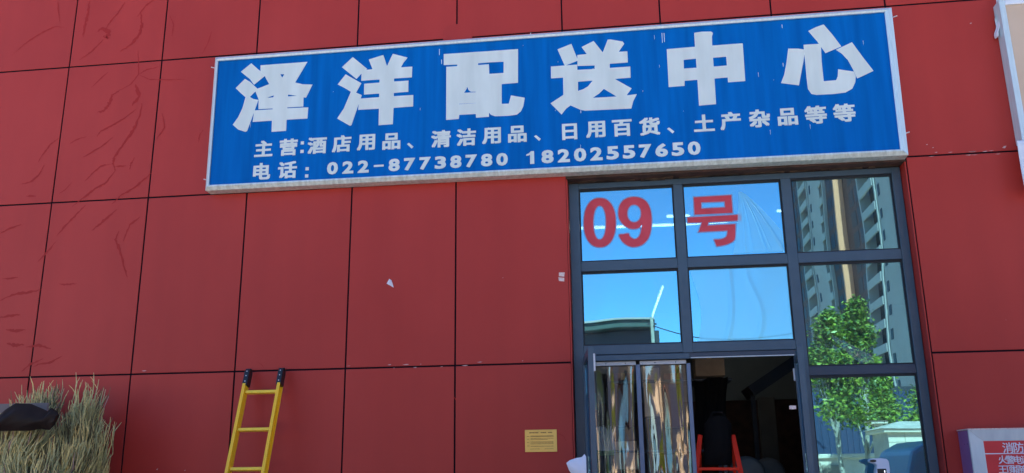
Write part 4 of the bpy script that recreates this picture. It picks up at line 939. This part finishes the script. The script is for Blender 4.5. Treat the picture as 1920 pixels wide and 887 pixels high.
# trees
def tree(label, base, H, crown, n, seed):
    rnd = random.Random(seed); x, y = base; t = thing('yard_tree', label, 'tree', (x, y, 0), 'young trees planted along the yard wall')
    mb = MB(); tp = [(x + .05 * math.sin(k * 1.7 + seed), y + .05 * math.cos(k * 1.3 + seed), H * .62 * k / 6) for k in range(7)]
    mb.tube(tp, [.085 - .007 * k for k in range(7)], 8); obj('trunk', mb, M['bark'], t, smooth=True)
    clumps = []
    for k in range(crown['n']):
        a = rnd.uniform(0, 6.28); h = rnd.random(); rr = crown['r'] * (1.05 - .98 * h ** .8) * rnd.random() ** .35
        clumps.append(Vector((x + rr * math.cos(a), y + rr * math.sin(a), crown['z0'] + (H - crown['z0']) * h)))
    clumps.append(Vector((x, y, H - .15))); clumps += [Vector((x + rnd.uniform(-.1, .1), y, H - .35)), Vector((x + rnd.uniform(-.15, .15), y, H - .6))]
    for c in clumps[:14]:
        s = Vector(tp[min(6, 3 + int(3 * (c.z - crown['z0']) / (H - crown['z0'])))]); obj('limb', MB().tube([s, s.lerp(c, .5) + Vector((0, 0, .08)), c], [.03, .02, .008], 5), M['bark'], t)
    l1, l2 = MB(), MB()
    for k in range(n):
        c = rnd.choice(clumps); g_ = Vector((rnd.gauss(0, 1), rnd.gauss(0, 1), rnd.gauss(0, .9))) * crown['s'] * (1.15 - .5 * (c.z - crown['z0']) / (H - crown['z0'])); p = c + g_
        u = Vector((rnd.uniform(-1, 1), rnd.uniform(-1, 1), rnd.uniform(-.6, .6))).normalized(); v = u.cross(Vector((rnd.uniform(-1, 1), rnd.uniform(-1, 1), rnd.uniform(-1, 1)))).normalized(); s = rnd.uniform(.045, .085)
        m_ = l1 if rnd.random() < .62 else l2; b = len(m_.v); m_.v += [tuple(p - u * s), tuple(p + v * s * .45), tuple(p + u * s), tuple(p - v * s * .45)]; m_.f.append((b, b + 1, b + 2, b + 3))
    stuff(obj('crown', l1, M['leaf'], t)); stuff(obj('crown_shade_leaves', l2, M['leaf2'], t))
DT = 14.5
for k, (px, top_, lab, r_, n) in enumerate(((1548, 592, 'young tree nearest the door side, pale forked trunk', .75, 6500), (1600, 566, 'tallest young tree in the middle, growing past the wall coping', .78, 7500), (1738, 690, 'young tree behind the gate pillar at the right', .7, 5000), (1640, 690, 'shorter bushy tree between the tall one and the pillar', .6, 3000))):
    D_ = DT + (0, .6, 4.5, 2.2)[k]; x, z = mir(px, top_, D_); tree(lab, (x, -D_), z, dict(n=24, r=r_ * (1.15, 1.15, 1.25, .8)[k], s=.17, z0=mir(px, 790, D_)[1]), n, 11 + k)

# yard wall: bays, piers, coping
DW = 18; xa, zc = mir(1500, 858, DW); xb, _ = mir(1645, 850, DW); zc = mir(1570, 850, DW)[1]
yw = thing('yard_wall', 'low cream wall with panelled bays and pale coping behind the trees', 'wall', ((xa + xb) / 2, -DW, 0))
obj('wall_face', MB().box(xa - 8, xb, -DW - .25, -DW, 0, zc - .12), M['stone'], yw); obj('coping', MB().box(xa - 8, xb, -DW - .33, -DW + .08, zc - .119, zc), M['stone'], yw, bevel=.02)
p0 = None; x = xb - .9
while x > xa - 8:
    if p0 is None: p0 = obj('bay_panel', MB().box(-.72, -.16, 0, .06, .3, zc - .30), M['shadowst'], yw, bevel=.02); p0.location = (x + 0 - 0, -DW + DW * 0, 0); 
    else: p0 = copy_of(p0, parent=yw)
    p0.location = (x - 0, -DW, 0) ; x -= .95
hd_x0 = mir(1490, 800, 21)[0]
hd = thing('blue_hoarding', 'dark blue corrugated hoarding behind the yard wall', 'hoarding', (hd_x0, -21, 0))
mb = MB(); x = hd_x0 - 8; pr = []
zh = mir(1600, 735, 21)[1]
while x < hd_x0 + 13:
    mb.box(x, x + .13, -21.03, -21, 0, zh); mb.box(x + .13, x + .20, -21.06, -21.031, 0, zh); x += .20
stuff(obj('corrugated_sheet', mb, M['hoard'], hd))
# gate pillars with pyramidal caps, built of blocks
def pillar(px0, px1, ptop, D, label, capy, dpt=.9):
    x0, z1 = mir(px0, ptop, D); x1, _ = mir(px1, ptop, D); zc2 = mir(px0, capy, D)[1]
    t = thing('gate_pillar', label, 'pillar', ((x0 + x1) / 2, -D - dpt / 2, 0)); h = .42; z = 0; r = 0
    obj('core', MB().box(x0 + .02, x1 - .02, -D - dpt + .02, -D - .02, 0, zc2), M['capst'], t)
    while z < zc2 - .02:
        zz = min(z + h, zc2); n = max(1, int((x1 - x0) / .7)); st = (x1 - x0) / n; off = (st / 2 if r % 2 else 0); xs = [x0] + [x0 + st * i + off for i in range(0 if off else 1, n)] + [x1]
        xs = sorted(set(xs))
        for a, b in zip(xs, xs[1:]): obj('block', MB().box(a + .005, b - .005, -D - .019, -D, z + .005, zz - .005), M['stone'], t, bevel=.006)
        z = zz; r += 1
    obj('cornice', MB().box(x0 - .10, x1 + .10, -D - dpt - .1, -D + .10, zc2, zc2 + .09), M['stone'], t, bevel=.02)
    k = MB(); zb = zc2 + .091; e = .16; k.v = [(x0 - e, -D + .14, zb), (x1 + e, -D + .14, zb), (x1 + e, -D - dpt - .14, zb), (x0 - e, -D - dpt - .14, zb), (x0 + .35 * (x1 - x0) * .9, -D - dpt * .4, z1), (x1 - .2 * (x1 - x0), -D - dpt * .4, z1), (x1 - .2 * (x1 - x0), -D - dpt * .6, z1), (x0 + .32 * (x1 - x0), -D - dpt * .6, z1)]
    k.f = [(0, 1, 5, 4), (1, 2, 6, 5), (2, 3, 7, 6), (3, 0, 4, 7), (4, 5, 6, 7), (3, 2, 1, 0)]
    obj('cap', k, M['capst'], t)
pillar(1661, 1790, 788, 12.5, 'broad cream block pillar with sloping stone cap behind the blue van', 812, 1.4)
pillar(1638, 1656, 789, 14.2, 'narrow cream pillar beside the broad block pillar', 796, .3)

# blue van and white car
def vehicle(name, label, cat, x0, D, L, Wd, Hh, paint, van=True):
    t = thing(name, label, cat, (x0 + L / 2, -D - Wd / 2, 0))
    if van: prof = [(0, .35), (0, 1.15), (.04, Hh * .72), (.16, Hh * .93), (.42, Hh), (L * .72, Hh), (L * .8, Hh * .96), (L * .93, Hh * .58), (L, Hh * .5), (L, .35)]
    else: prof = [(0, .35), (0, .85), (.35, .95), (.95, Hh * .97), (1.3, Hh), (L * .55, Hh), (L * .74, .98), (L * .96, .82), (L, .7), (L, .35)]
    obj('body', MB().prism([(x0 + a, b) for a, b in prof], -D - Wd, -D), M[paint], t, bevel=.07, smooth=False)
    if van: wins = [[(L * .60, 1.15), (L * .60, Hh * .86), (L * .78, Hh * .86), (L * .89, 1.15)], [(.5, 1.2), (.5, Hh * .86), (L * .3, Hh * .86), (L * .3, 1.2)], [(L * .32, 1.2), (L * .32, Hh * .86), (L * .57, Hh * .86), (L * .57, 1.2)]]
    else: wins = [[(.75, .95), (1.05, Hh * .93), (L * .36, Hh * .95), (L * .36, .95)], [(L * .38, .95), (L * .38, Hh * .95), (L * .53, Hh * .94), (L * .70, .95)]]
    for wv in wins: obj('side_window', MB().prism([(x0 + a, b) for a, b in wv], -D, -D + .012), M['vglass'], t)
    if van: obj('rear_window', MB().box(x0 - .012, x0 + .03, -D - Wd + .25, -D - .25, 1.2, Hh * .72), M['vglass'], t)
    for a in (L * .18, L * .82):
        for yy in (-D + .02, -D - Wd - .02):
            wl = obj('wheel', MB().tube([(x0 + a, yy - .1, .33), (x0 + a, yy + .1, .33)], .33, 24), M['tyre'], t, bevel=.03)
            obj('rim', MB().tube([(x0 + a, yy - .105, .33), (x0 + a, yy + .105, .33)], .19, 16), M['boxframe'], wl)
    for yy in (-D - .15, -D - Wd + .15): obj('tail_light', MB().box(x0 - .015, x0 + .05, yy - .06, yy + .06, .75, 1.05), M['redm'], t, bevel=.01)
    for yy in (-D - .25, -D - Wd + .25): obj('headlight', MB().box(x0 + L - .05, x0 + L + .012, yy - .12, yy + .12, .62, .8), M['white'], t, bevel=.02)
    obj('bumper', MB().box(x0 - .05, x0 + .12, -D - Wd + .05, -D - .05, .36, .58), M['tyre'], t, bevel=.02)
vx, vz = mir(1686, 826, 4.2)
vehicle('blue_van', 'light blue van parked in front of the broad block pillar', 'van', vx, 4.2, 4.6, 1.75, mir(1700, 826, 4.2)[1], 'vanb')
cx0, cz0 = mir(1553, 886, 9.5)
vehicle('white_car', 'white car parked before the low cream wall', 'car', cx0 - 4.4, 9.5, 4.3, 1.7, 1.58, 'carw', False)
